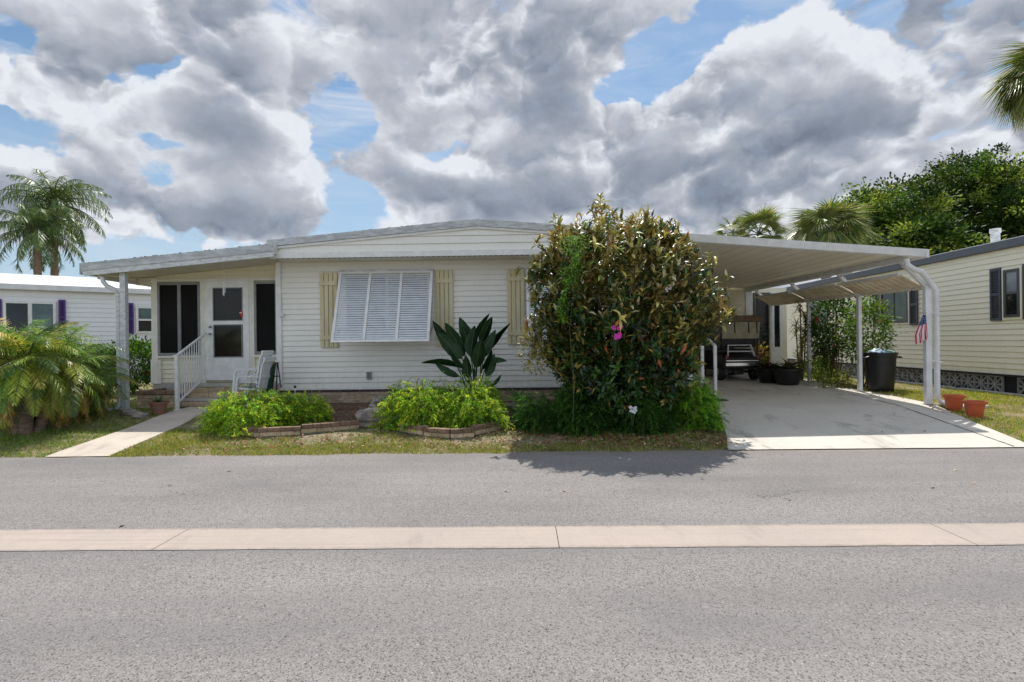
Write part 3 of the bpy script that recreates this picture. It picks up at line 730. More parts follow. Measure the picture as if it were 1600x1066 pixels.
m.add([pt(x1, CY-.08, 0), pt(x1+.05, CY-.08, 0), pt(x1+.05, CB, 0), pt(x1, CB, 0), pt(x1, CY-.08, th), pt(x1+.05, CY-.08, th), pt(x1+.05, CB, th), pt(x1, CB, th)],
      [(3,2,1,0),(4,5,6,7),(0,1,5,4),(1,2,6,5),(2,3,7,6),(3,0,4,7)])
m.build('fascia', 'white_metal', cp)
m = MB()    # pan seams on the underside
for k in range(1, 16):
    x = x0+k*.305
    if x < x1-.1: m.bar(pt(x, CY+.02, .028), pt(x, CB, .028), .014, .006)
m.build('pan_seam', 'soffit', cp)
BX = 7.08
bt = at(1401, 411, 10.75).z; m = MB()
zc = lambda y: cz(BX)+.03+RISE*(y-CY)/(CB-CY)
m.add([(BX-.04, 10.62, bt), (BX+.04, 10.62, bt), (BX+.04, CB, bt+.08), (BX-.04, CB, bt+.08), (BX-.04, 10.62, zc(10.6)), (BX+.04, 10.62, zc(10.6)), (BX+.04, CB, zc(CB)), (BX-.04, CB, zc(CB))],
      [(3,2,1,0),(4,5,6,7),(0,1,5,4),(1,2,6,5),(2,3,7,6),(3,0,4,7)])
m.build('beam', 'white_metal', cp)
PX = 7.6; PY = [10.8, 12.95, 15.2, 17.5]; PT = [2.24, 2.27, 2.30, 2.33]
for i, (y, zt) in enumerate(zip(PY, PT)):
    m = MB(); w = .055 if i == 0 else .038; z0 = gz(PX, y)+.01; m.box((PX-w, y-.045, z0), (PX+w, y+.045, zt)); m.build('post', 'white_metal', cp, bevel=.005)
    m = MB(); m.box((PX-w-.03, y-.07, z0), (PX+w+.03, y+.07, z0+.012)); m.build('base_plate', 'steel', cp)
    m = MB(); bz = bt+.03*i; m.bar((PX+.0, y, zt-.03), (BX+.1, y, bz-.03), .07, .075); m.bar((BX+.12, y, bz-.04), (BX+.03, y, bz+.06), .07, .07); m.build('bracket', 'white_metal', cp)
# header rail along the post tops and tan awning pans hung between the brackets
m = MB(); m.bar((PX, PY[0], PT[0]-.01), (PX, PY[-1], PT[-1]-.01), .05, .06); m.build('header_rail', 'white_metal', cp)
for i in range(3):
    y0, y1 = PY[i]+.05, PY[i+1]-.05; m = MB(); n = max(1, int((y1-y0)/.2)); up = []
    ztop = lambda y: 2.47+.025*(y-10.8)/2.2; zbot = lambda y: 2.22+.03*(y-10.8)/2.2
    cuts = []
    for k in range(n):
        a = y0+(y1-y0)*k/n; b = y0+(y1-y0)*(k+1)/n; cuts += [(a, 0), (a+.02, .022), (a+.05, .022), (a+.07, 0)]
    cuts.append((y1, 0)); vs = []
    for (y, d) in cuts: vs += [(BX+.03, y, ztop(y)+d), (PX+.06, y, zbot(y)+d-.04)]
    m.add(vs, [(2*k, 2*k+1, 2*k+3, 2*k+2) for k in range(len(cuts)-1)])
    o = m.build('awning_panel', 'awning_pan', cp); md = o.modifiers.new('s', 'SOLIDIFY'); md.thickness = .006
    m = MB(); m.bar((BX+.03, y0, ztop(y0)-.01), (BX+.03, y1, ztop(y1)-.01), .03, .05); m.build('panel_rail', 'white_metal', o)
# carport downspout
ds = empty('downspout', (PX+.15, 10.7, 0), 'white gutter downspout curving down the right side of the front carport post', 'downspout')
pth = [at(1416, 404, 10.55), at(1418, 414, 10.56), at(1428, 421, 10.6), at(1440, 425, 10.66), at(1447, 434, 10.7)]
xx = PX+.125; pth = [tuple(v) for v in pth]+[(xx, 10.74, 2.15), (xx, 10.74, gz(7.6, 10.7)+.16), (xx+.05, 10.70, gz(7.6, 10.7)+.06), (xx+.24, 10.6, gz(7.6, 10.7)+.03)]
m = MB(); m.tube(pth, .05, 10); m.build('pipe', 'white_metal', ds, smooth=True)
for z in (.8, 1.7): m = MB(); m.box((xx-.06, 10.68, z), (xx+.06, 10.80, z+.025)); m.build('strap', 'white_metal', ds)
sb = MB(); sb.box((xx+.06, 10.45, gz(8, 10.5)-.02), (xx+.75, 10.95, gz(8, 10.5)+.05)); o = sb.build('splash_block', 'concrete_pale', bevel=.02); tag(o, 'flat pale concrete slab at the foot of the carport downspout', 'splash block')
# rear room behind the carport (belongs to the house)
RY = 18.2; rx0 = 3.45; rx1 = at(1174, 500, RY).x; rx2 = at(1226, 500, RY+.4).x
m = MB(); siding(m, (rx0, RY), (rx1, RY), gz(5, RY)+.1, 3.05, .115); m.box((rx0, RY+.024, 0), (rx1, RY+.2, 3.05)); 
m.box((rx1-.1, RY+.25, 0), (rx2, RY+.4, 2.9)); m.build('rear_wall', 'siding_cream', house)
m = MB(); a = at(1165, 500, RY).x; m.box((a, RY-.03, .1), (rx1+.02, RY+.24, 3.0)); m.build('corner_trim', 'white_paint', house)
Y2 = RY+.22; a = at(1177, 470, Y2); b = at(1206, 592, Y2); c_ = at(1221, 470, Y2)
m = MB(); frame(m, a.x, b.x-.02, b.z-.2, 2.75, Y2, .07, .03, .05); w1 = m.build('sliding_window', 'bronze_metal', house)
g = MB(); g.box((a.x+.07, Y2-.0, b.z-.13), (b.x-.09, Y2+.02, 2.68)); g.build('pane', 'glass_dark', w1)
m = MB(); frame(m, b.x+.02, c_.x, .3, 2.75, Y2, .07, .03, .05); m.box((b.x+.09, Y2-.03, .37), (c_.x-.07, Y2+.02, 1.0)); w2 = m.build('side_door', 'white_paint', house)
g = MB(); g.box((b.x+.09, Y2, 1.0), (c_.x-.07, Y2+.02, 2.68)); g.build('pane', 'glass_dark', w2)
# side stoop with brick steps and rail post
so = empty('side_steps', (4, 12.6, 0), 'tan brick side steps under the carport behind the magnolia', 'steps')
sy0 = 12.15; sxa = 3.55; sxb = at(1113, 600, sy0).x; b = MB(); mo = MB(); g0 = gz(4, 12)+.014
for k in range(3):
    yk = sy0+.28*k; 
    bricks(b, (sxa, yk), (sxb, yk), g0+.19*k, 2, h=.075, L=.3, depth=.1, mortar=mo); bricks(b, (sxb-.05, yk+.06), (sxb-.05, yk+1.2-.28*k), g0+.19*k, 2, h=.075, L=.3, depth=.1)
    mo.box((sxa, yk+.05, g0-.05), (sxb-.08, yk+1.2-.28*k, g0+.19*k+.15))
b.build('riser_brick', 'brick_tan', so); mo.build('step_core', 'mortar', so)
m = MB()
for k in range(3): m.box((sxa, sy0-.06+.28*k, g0+.19*k+.155), (sxb+.01, sy0+.3+.28*k, g0+.19*k+.188))
m.build('tread', 'step_concrete', so)
m = MB(); q = at(1118, 620, 12.1); m.box((q.x-.03, 12.07, gz(4, 12.1)), (q.x+.03, 12.13, 1.15)); m.build('rail_post', 'white_paint', so)
q2 = at(1096, 600, 12.1); m = MB(); m.box((q2.x-.03, 12.0, gz(4, 12.1)), (q2.x+.03, 12.06, 1.15)); m.build('rail_post', 'white_paint', so)
m = MB(); m.bar((q.x, 12.1, 1.15), (q.x-.1, 13.2, 1.6), .05, .04); m.build('rail', 'white_paint', so)
m = MB(); a = at(1084, 624, 11.6); b_ = at(1131, 624, 11.6); zz = gz(4, 11.8)+.018; m.add([(a.x, 11.55, zz), (b_.x+.08, 11.55, zz), (b_.x-.05, 12.05, zz), (a.x, 12.05, zz), (a.x, 11.55, zz+.014), (b_.x+.08, 11.55, zz+.014), (b_.x-.05, 12.05, zz+.014), (a.x, 12.05, zz+.014)],
   [(3,2,1,0),(4,5,6,7),(0,1,5,4),(1,2,6,5),(2,3,7,6),(3,0,4,7)])
o = m.build('door_mat', 'black_mat'); tag(o, 'black rubber mat on the concrete before the side steps', 'mat')

# ================================================================== GOLF CART
gx = at(1158, 560, 15.6).x; gy = 15.6; gzz = gz(6, 15.8)+.014
gc = empty('golf_cart', (gx, gy, gzz), 'dark golf cart with tan canopy parked rear end out under the carport', 'golf cart')
G = lambda x, y, z: Vector((gx+x, gy+y, gzz+z))
def gprism(prof, xa, xb, name, mat, **k):
    m = MB(); m.prism([G(xa, y, z) for y, z in prof], (xb-xa, 0, 0)); return m.build(name, mat, gc, **k)
gprism([(-.05, .33), (-.08, .62), (.05, .72), (.75, .74), (.8, .5), (.8, .3), (.55, .28), (.5, .45), (.18, .45), (.1, .3)], -.5, .5, 'body', 'cart_body', bevel=.03)
gprism([(.8, .26), (.8, .34), (1.6, .32), (1.75, .5), (1.9, .82), (2.3, .66), (2.36, .4), (2.3, .26)], -.52, .52, 'cowl', 'cart_body', bevel=.03)
gprism([(.3, .75), (.3, .86), (.85, .88), (.88, .76)], -.5, .5, 'seat', 'black_plastic', bevel=.03)
gprism([(.2, .9), (.15, 1.28), (.24, 1.3), (.32, .9)], -.48, .48, 'backrest', 'black_plastic', bevel=.025)
gprism([(-.12, .40), (-.12, .50), (-.06, .50), (-.06, .40)], -.46, .46, 'bumper', 'chrome', bevel=.012)
gprism([(-.1, .54), (-.1, .56), (-.06, .56), (-.06, .54)], -.44, .44, 'trim_strip', 'chrome')
for s in (-1, 1):
    m = MB(); m.cbox(G(.42*s, -.085, .65), (.07, .03, .11)); m.build('tail_light', 'tail_red', gc, bevel=.006)
    m = MB(); m.bar(G(.36*s, -.02, .66), G(.30*s, .12, .98), .035, .035); m.build('seat_frame', 'white_metal', gc)
m = MB(); m.bar(G(-.34, .06, .80), G(.34, .06, .80), .03, .03); m.bar(G(-.31, .12, .97), G(.31, .12, .97), .03, .03); m.build('rear_rack', 'aged_white', gc)
for sx in (-1, 1):
    m = MB(); m.tube([G(.47*sx, .1, .72), G(.50*sx, .04, 1.68)], .017, 8); m.build('canopy_strut', 'black_plastic', gc)
    m = MB(); m.tube([G(.47*sx, 1.85, .75), G(.47*sx, 1.5, 1.68)], .017, 8); m.build('canopy_strut', 'black_plastic', gc)
m = MB(); pr = [(-.56, 1.60), (-.60, 1.66), (-.52, 1.75), (-.3, 1.78), (.3, 1.78), (.52, 1.75), (.60, 1.66), (.56, 1.60)]
m.prism([G(x, -.1, z) for x, z in pr], (0, 1.85, 0)); m.build('canopy', 'cart_canopy', gc, bevel=.02)
m = MB(); m.add([G(-.5, .02, 1.15), G(.5, .02, 1.15), G(.52, -.02, 1.62), G(-.52, -.02, 1.62)], [(0,1,2,3)]); o = m.build('rear_curtain', 'clear_vinyl', gc); md = o.modifiers.new('s', 'SOLIDIFY'); md.thickness = .006
for x in (-.18, .2, .42): m = MB(); m.tube([G(x, -.03, 1.62), G(x+.02, -.02, 1.3)], .012, 6); m.build('curtain_strap', 'black_plastic', gc)
m = MB(); m.add([G(-.47, 1.9, .8), G(.47, 1.9, .8), G(.46, 1.55, 1.6), G(-.46, 1.55, 1.6)], [(0,1,2,3)]); o = m.build('windscreen', 'glass_gray', gc); md = o.modifiers.new('s', 'SOLIDIFY'); md.thickness = .006
m = MB(); c0 = G(-.22, 1.35, .98)
ring = [c0+Vector((.17*math.cos(k*PI/8), .07*math.sin(k*PI/8), .15*math.sin(k*PI/8))) for k in range(17)]; m.tube(ring, .014, 8); m.tube([c0, G(-.22, 1.7, .7)], .02, 8); m.build('steering_wheel', 'black_plastic', gc, smooth=True)
for sx in (-1, 1):
    for y in (.32, 1.95):
        cc = G(.47*sx, y, .235); m = MB(); prof = []
        vs = []; n = 28; rr = [(.10, -.06), (.17, -.085), (.22, -.08), (.235, -.05), (.238, 0), (.235, .05), (.22, .08), (.17, .085), (.10, .06)]
        for r, o_ in rr:
            for k in range(n): a = 2*PI*k/n; vs.append(cc+Vector((o_, r*math.cos(a), r*math.sin(a))))
        m.add(vs, [(i*n+k, i*n+(k+1)%n, (i+1)*n+(k+1)%n, (i+1)*n+k) for i in range(len(rr)-1) for k in range(n)])
        w = m.build('wheel', 'black_rubber', gc, smooth=True)
        m = MB(); m.tube([cc+Vector((-.055, 0, 0)), cc+Vector((.055, 0, 0))], .11, 20); m.build('rim', 'steel', w)
m = MB(); m.bar(G(-.4, .32, .235), G(.4, .32, .235), .07, .07); m.box(G(-.12, .2, .16), G(.14, .5, .34)); m.build('rear_axle', 'black_plastic', gc)

# ================================================================== small things on the right
def pot(name, c, r, h, mat, label, group=None, tilt=0, rim=.16, soil=True, cat='flower pot'):
    P_ = empty(name, c, label, cat, group); m = MB(); k = r
    prof = [(.001, .0), (k*.62, 0), (k*.64, .01), (k*.86, h*(1-rim)), (k*.87, h*(1-rim)), (k, h*(1-rim)+.004), (k*1.02, h), (k*.93, h), (k*.90, h*.9), (.001, h*.86)]
    m.lathe(c, prof[:-1], 32); m.build('pot_body', mat, P_, smooth=True)
    m = MB(); m.lathe(c, [(k*.905, h*.86), (k*.5, h*.88), (.001, h*.87)], 24); m.build('soil', 'potting_soil', P_)
    return P_
c1 = gnd(1499, 643); c2 = gnd(1532, 654)
pot('terracotta_pot', Vector((c1.x, c1.y+.12, c1.z)), .172, .28, 'terracotta', 'bright empty terracotta pot standing nearest the carport post', 'two terracotta pots')
pot('terracotta_pot', Vector((c2.x, c2.y+.12, c2.z)), .172, .28, 'terracotta', 'bright empty terracotta pot nearest the road, right of its twin', 'two terracotta pots')
# trash can with bags
c = gnd(1385, 614); c = Vector((c.x, c.y+.2, gz(c.x, c.y))); tc = empty('trash_can', c, 'black plastic trash can full of blue and white bags beside the carport', 'trash can')
m = MB(); m.lathe(c, [(.001, 0), (.235, 0), (.25, .02), (.262, .15), (.31, .80), (.33, .81), (.33, .85), (.345, .86), (.345, .89), (.31, .89), (.30, .8), (.28, .5), (.001, .5)], 36); m.build('can_body', 'black_plastic', tc, smooth=True)
for s in (-1, 1):
    m = MB(); q = c+Vector((s*.335, -.05, .78)); m.tube([q+Vector((0, -.08, .02)), q+Vector((s*.06, -.07, 0)), q+Vector((s*.06, .07, 0)), q+Vector((0, .08, .02))], .016, 8); m.build('handle', 'black_plastic', tc, smooth=True)
for q, mt, r in (((-.1, -.05, .86), 'bag_blue', .16), ((.1, -.08, .86), 'bag_green', .12), ((.17, .05, .86), 'bag_white', .14), ((-.02, .12, .88), 'bag_white', .16)):
    m = MB(); m.ball(c+Vector(q), (r, r, r*.6), 14, 9, jit=.18); o = m.build('rubbish_bag', mt, smooth=False); tag(o, {'bag_blue': 'crumpled blue plastic bag in the top of the black trash can', 'bag_green': 'crumpled green plastic bag in the top of the black trash can'}.get(mt, 'crumpled white plastic bag in the top of the black trash can'), 'bag', 'bags in the trash can')
# flag on the carport post: hanging in soft folds
f0 = at(1444, 491, 10.72); fg = empty('flag', f0, 'small american flag hanging from the front carport post', 'flag')
Wd, Ht = .27, .50; NU, NV = 26, 30
def fp(u, v):     # u across (0 hoist .. 1 fly) hanging diagonal
    x = -.02-.22*u*(.25+.75*min(1, v*1.5))+.05*v*(1-u)*.2; z = -.02-v*.42-u*.13*v-.0*u
    x += .04*v; y = .018*math.sin(u*13+v*2)*(.4+v)
    return f0+Vector((x+.03, y-.03, z))
for nm, mt, cond in (('red_stripes', 'flag_red', lambda u, v: not (v < .38 ) and int(u*9) % 2 == 0), ('white_stripes', 'flag_white', lambda u, v: not (v < .38) and int(u*9) % 2 == 1), ('canton', 'flag_blue', lambda u, v: v < .38)):
    m = MB(); NU2 = 36
    for i in range(NU2):
        for j in range(NV):
            u = (i+.5)/NU2; v = (j+.5)/NV
            if cond(u, v):
                m.add([fp(i/NU2, j/NV), fp((i+1)/NU2, j/NV), fp((i+1)/NU2, (j+1)/NV), fp(i/NU2, (j+1)/NV)], [(0,1,2,3)])
    o = m.build(nm, mt, fg); md = o.modifiers.new('s', 'SOLIDIFY'); md.thickness = .002
m = MB()
for i in range(4):
    for j in range(4):
        p = fp((i+.5)/4, .06+.3*(j+.5)/4)+Vector((0, -.006, 0)); r = .008
        m.add([p+Vector((r*(1 if k % 2 == 0 else .4)*math.sin(k*PI/5), -.002, r*(1 if k % 2 == 0 else .4)*math.cos(k*PI/5))) for k in range(10)], [tuple(range(10))])
m.build('stars', 'flag_white', fg)
m = MB(); m.tube([f0+Vector((.035, .0, .03)), f0+Vector((-.03, -.03, -.01))], .006, 6); m.build('staff', 'steel', fg)
# dark bowl planters
def bowl(c, r, h, label):
    P_ = empty('planter_bowl', c, label, 'planter', 'dark planters by the carport posts'); m = MB()
    m.lathe(c, [(.001, 0), (r*.62, 0), (r*.72, h*.25), (r*.93, h*.92), (r, h*.93), (r, h), (r*.93, h), (r*.9, h*.86), (.001, h*.84)], 32); m.build('bowl', 'black_plastic', P_, smooth=True)
    return P_
bw1 = at(1214, 590, 14.6); bw1.z = gz(7, 14.6)+.014; bw1c = Vector((bw1.x+.0, 15.1, gz(7, 15.1)+.014)); bowl(bw1c, .34, .36, 'dark planter bowl beside the golf cart, left of its twin')
bw2c = Vector((at(1229, 590, 14.6).x, 14.55, gz(7, 14.5)+.014)); bowl(bw2c, .40, .40, 'large dark planter bowl nearer the post, right of its twin')

# ================================================================== RIGHT NEIGHBOUR
NX = lambda y: 10.63+.033*(y-12.07)
rn = empty('neighbor_house', (12, 18, 0), 'cream lap sided manufactured home with slate trim and shutters on the right', 'house')
A = (NX(25.5), 25.5); B = (NX(9.6), 9.6); ztop = 3.2; zsb = .43
m = MB(); siding(m, A, B, zsb, ztop, .125, .02, side=1); m.prism([(A[0]+.024, A[1], zsb), (B[0]+.024, B[1], zsb), (B[0]+7, B[1], zsb), (A[0]+7, A[1], zsb)], (0, 0, ztop-zsb)); m.build('wall', 'siding_neighbor', rn)
dx_, dy_ = B[0]-A[0], B[1]-A[1]
def NP(y, off, z): return Vector((NX(y)-off, y, z))
m = MB(); m.prism([NP(25.8, .10, ztop-.005), NP(9.4, .10, ztop-.005), NP(9.4, -7, ztop-.005), NP(25.8, -7, ztop-.005)], (0, 0, .17)); m.build('roof', 'slate_trim', rn)
m = MB(); m.prism([NP(25.8, .04, ztop+.17), NP(9.4, .04, ztop+.17), NP(9.4, -3.5, ztop+.55), NP(25.8, -3.5, ztop+.55)], (0, 0, .02)); m.build('roof_panel', 'roof_white', rn)
m = MB(); q = NP(13.6, -.5, 0); m.tube([(q.x, q.y, ztop+.1), (q.x, q.y, ztop+.55)], .09, 14); m.tube([(q.x, q.y, ztop+.50), (q.x, q.y, ztop+.60)], .11, 14); m.build('vent_pipe', 'aged_white', rn, smooth=True)
m = MB(); m.prism([NP(9.7, -.02, zsb), NP(9.7, -.02, zsb-.04), NP(25.4, -.02, zsb-.04), NP(25.4, -.02, zsb)], (-.05, 0, 0)); m.prism([NP(25.4, -.12, 0), NP(9.7, -.12, 0), NP(9.7, -.2, 0), NP(25.4, -.2, 0)], (0, 0, zsb)); m.build('skirt_backing', 'block_recess', rn)
bs = .40; k = 0
tm = MB(); y = 10.0
while y < 24.5:
    if not (12.25 < y < 12.75):
        m = MB(); z0 = gz(11, y)-.0; z1 = zsb-.06; h = z1-z0
        P3 = lambda s, t, o: NP(y+s*bs, -.03-o, z0+t*h)
        def rod(a, b, w):
            m.bar(P3(a[0], a[1], .03), P3(b[0], b[1], .03), w, .05, up=(1, 0, 0))
        for a, b, w in (((0, 0), (1, 1), .03), ((0, 1), (1, 0), .03), ((.5, 0), (.5, 1), .028), ((0, .5), (1, .5), .022)): rod(a, b, w)
        for a, b in (((0, 0), (0, 1)), ((1, 0), (1, 1)), ((0, .02), (1, .02)), ((0, .98), (1, .98))): rod(a, b, .026)
        for cx_, cz_ in ((0, .5), (1, .5), (.5, 0), (.5, 1)):      # petal arcs
            pass
        for s0, s1, t0_, t1_ in ((0, .5, 0, .5), (.5, 1, 0, .5), (0, .5, .5, 1), (.5, 1, .5, 1)):
            pts = []
            for j in range(7):
                a_ = j/6*PI/2; ccx = 0 if s0 == 0 else 1; ccz = 0 if t0_ == 0 else 1
                sx_ = abs(ccx-.5*math.sin(a_)); sz_ = abs(ccz-.5*math.cos(a_)); pts.append(P3(sx_, sz_, .03))
            m.tube(pts, .011, 4)
        m.build('breeze_block', 'breeze_block', rn)
    y += bs+.012
def nwin(y0, y1, z0, z1, gm, mull='v', sh=True, lab=None):
    m = MB(); w = .06
    for a, b, c, d in ((y0, y0+w, z0, z1), (y1-w, y1, z0, z1), (y0+w, y1-w, z0, z0+w), (y0+w, y1-w, z1-w, z1)):
        m.prism([NP(a, .045, c), NP(b, .045, c), NP(b, .045, d), NP(a, .045, d)], (.045, 0, 0))
    if mull == 'v': ym = (y0+y1)/2; m.prism([NP(ym-.02, .04, z0+w), NP(ym+.02, .04, z0+w), NP(ym+.02, .04, z1-w), NP(ym-.02, .04, z1-w)], (.04, 0, 0))
    else: zm = (z0+z1)/2; m.prism([NP(y0+w, .04, zm-.02), NP(y1-w, .04, zm-.02), NP(y1-w, .04, zm+.02), NP(y0+w, .04, zm+.02)], (.04, 0, 0))
    o = m.build('window', 'bronze_metal', rn)
    if lab: o['label'] = lab
    parts = [((y0+y1)/2, y1-w, z0+w, z1-w, gm[1]), (y0+w, (y0+y1)/2, z0+w, z1-w, gm[0])] if mull == 'v' else [(y0+w, y1-w, z0+w, (z0+z1)/2, gm[0]), (y0+w, y1-w, (z0+z1)/2, z1-w, gm[1])]
    for a, b, c, d, g_ in parts:
        m = MB(); m.prism([NP(a, .02, c), NP(b, .02, c), NP(b, .02, d), NP(a, .02, d)], (.012, 0, 0)); m.build('pane', g_, o)
    m = MB()      # pale outer casing
    for a, b, c, d in ((y0-.05, y0, z0-.05, z1+.05), (y1, y1+.05, z0-.05, z1+.05), (y0, y1, z0-.05, z0), (y0, y1, z1, z1+.05)):
        m.prism([NP(a, .03, c), NP(b, .03, c), NP(b, .03, d), NP(a, .03, d)], (.03, 0, 0))
    m.build('sill', 'siding_neighbor', o)
def nshut(y0, y1, z0, z1):
    m = MB()
    for a, b, c, d in ((y0, y0+.05, z0, z1), (y1-.05, y1, z0, z1), (y0+.05, y1-.05, z0, z0+.06), (y0+.05, y1-.05, z1-.06, z1), (y0+.05, y1-.05, (z0+z1)/2-.03, (z0+z1)/2+.03)):
        m.prism([NP(a, .04, c), NP(b, .04, c), NP(b, .04, d), NP(a, .04, d)], (.03, 0, 0))
    n = 26
    for i in range(n):
        z = z0+.06+(z1-z0-.12)*(i+.5)/n; m.bar(NP(y0+.05, .022, z), NP(y1-.05, .022, z), .03, .006, up=(1, 0, 1))
    m.prism([NP(y0+.01, .013, z0+.01), NP(y1-.01, .013, z0+.01), NP(y1-.01, .013, z1-.01), NP(y0+.01, .013, z1-.01)], (.003, 0, 0))
    m.build('louvred_shutter', 'shutter_slate', rn)
nwin(12.3, 12.72, 1.68, 2.72, ('glass_dark', 'glass_gray'), 'h', lab='narrow dark sash window nearest the road'); nshut(12.80, 13.1, 1.62, 2.79); nshut(11.92, 12.22, 1.62, 2.79)
nwin(16.0, 17.25, 1.68, 2.65, ('glass_green', 'glass_dark'), 'v', lab='wide sliding window between slate shutters behind the trash can'); nshut(17.33, 17.65, 1.6, 2.72); nshut(15.6, 15.92, 1.6, 2.72)
nwin(20.4, 21.8, 1.5, 2.6, ('glass_teal', 'glass_teal'), 'v')
m = MB(); m.prism([NP(25, .02, -.02), NP(9.6, .02, -.02), NP(9.6, .26, -.02), NP(25, .26, -.02)], (0, 0, .055)); m.build('footing_strip', 'concrete_pale', kind='structure')

# ================================================================== LEFT NEIGHBOUR
LA = Vector((-15.6, 17.0)); LB = Vector((-12.6, 19.5)); ld = (LB-LA).normalized(); ln_ = Vector((ld.y, -ld.x))
A = LA-ld*5; B = LB+ld*1.6
lh = empty('neighbor_house', (-15, 19, 0), 'white lap sided manufactured home with purple shutters and bright white roof on the left', 'house')
ez = 3.08; m = MB(); siding(m, A, B, .45, ez, .15, .022, side=1)
Pn = lambda s, off, z: Vector((LA.x+ld.x*s+ln_.x*off, LA.y+ld.y*s+ln_.y*off, z))
sB = (B-LA).length
m.prism([Pn(-5, -.024, .05), Pn(sB, -.024, .05), Pn(sB, -7, .05), Pn(-5, -7, .05)], (0, 0, ez-.05)); m.build('wall', 'siding_bright', lh)
m = MB(); m.prism([Pn(-5.3, .22, ez-.02), Pn(sB+.3, .22, ez-.02), Pn(sB+.3, .22, ez+.14), Pn(-5.3, .22, ez+.14)], (-ln_.x*.2, -ln_.y*.2, 0)); m.build('gutter', 'white_metal', lh)
m = MB(); m.add([Pn(-5.3, .2, ez+.13), Pn(sB+.3, .2, ez+.13), Pn(sB+.3, -3.5, ez+.80), Pn(-5.3, -3.5, ez+.80), Pn(sB+.3, -7.2, ez+.13), Pn(-5.3, -7.2, ez+.13), Pn(-5.3, .2, ez), Pn(sB+.3, .2, ez), Pn(sB+.3, -7.2, ez), Pn(-5.3, -7.2, ez)],
   [(0,1,2,3),(3,2,4,5),(0,6,7,1),(1,7,8,4,2),(5,9,6,0,3),(4,8,9,5)]); m.build('roof', 'roof_white', lh)
def lproj(px, py):
    v = onplane(px, py, LA, LB); return (Vector((v.x, v.y))-LA).dot(ld), v.z
def lwin(px0, py0, px1, py1, mats_, mull):
    s0, z1 = lproj(px0, py0); s1, _ = lproj(px1, py0); _, z0 = lproj((px0+px1)/2, py1); w = .07; m = MB()
    for a, b, c, d in ((s0, s0+w, z0, z1), (s1-w, s1, z0, z1), (s0+w, s1-w, z0, z0+w), (s0+w, s1-w, z1-w, z1)):
        m.prism([Pn(a, .05, c), Pn(b, .05, c), Pn(b, .05, d), Pn(a, .05, d)], (-ln_.x*.05, -ln_.y*.05, 0))
    sm_ = (s0+s1)/2; zm = (z0+z1)/2
    if mull == 'v': m.prism([Pn(sm_-.05, .045, z0+w), Pn(sm_+.05, .045, z0+w), Pn(sm_+.05, .045, z1-w), Pn(sm_-.05, .045, z1-w)], (-ln_.x*.04, -ln_.y*.04, 0)); pr_ = [(s0+w, sm_, z0+w, z1-w, mats_[0]), (sm_, s1-w, z0+w, z1-w, mats_[1])]
    else: m.prism([Pn(s0+w, .045, zm-.03), Pn(s1-w, .045, zm-.03), Pn(s1-w, .045, zm+.03), Pn(s0+w, .045, zm+.03)], (-ln_.x*.04, -ln_.y*.04, 0)); pr_ = [(s0+w, s1-w, z0+w, zm, mats_[0]), (s0+w, s1-w, zm, z1-w, mats_[1])]
    o = m.build('window', 'white_paint', lh)
    for a, b, c, d, g_ in pr_:
        m = MB(); m.prism([Pn(a, .02, c), Pn(b, .02, c), Pn(b, .02, d), Pn(a, .02, d)], (-ln_.x*.01, -ln_.y*.01, 0)); m.build('pane', g_, o)
lwin(4.5, 470, 87, 522, ('glass_dark', 'glass_teal'), 'v'); lwin(212, 478.5, 262, 521, ('glass_dark', 'glass_teal'), 'h')
def lshut(px0, py0, px1, py1):
    s0, z1 = lproj(px0, py0); s1, _ = lproj(px1, py0); _, z0 = lproj(px0, py1); m = MB()
    zm = (z0+z1)/2
    for a, b, c, d in ((s0, s0+.05, z0, z1), (s1-.05, s1, z0, z1), (s0+.05, s1-.05, z0, z0+.06), (s0+.05, s1-.05, z1-.06, z1), (s0+.05, s1-.05, zm-.03, zm+.03)):
        m.prism([Pn(a, .055, c), Pn(b, .055, c), Pn(b, .055, d), Pn(a, .055, d)], (-ln_.x*.03, -ln_.y*.03, 0))
    for i in range(26):
        z = z0+.06+(z1-z0-.12)*(i+.5)/26; m.bar(Pn(s0+.05, .035, z), Pn(s1-.05, .035, z), .03, .006, up=(ln_.x, ln_.y, 1))
    m.prism([Pn(s0+.01, .022, z0+.01), Pn(s1-.01, .022, z0+.01), Pn(s1-.01, .022, z1-.01), Pn(s0+.01, .022, z1-.01)], (-ln_.x*.004, -ln_.y*.004, 0))
    m.build('louvred_shutter', 'purple_paint', lh)
lshut(91, 468.5, 102.5, 523.5); lshut(199, 473.5, 208.5, 522.5); lshut(-9, 467, 2.5, 526)
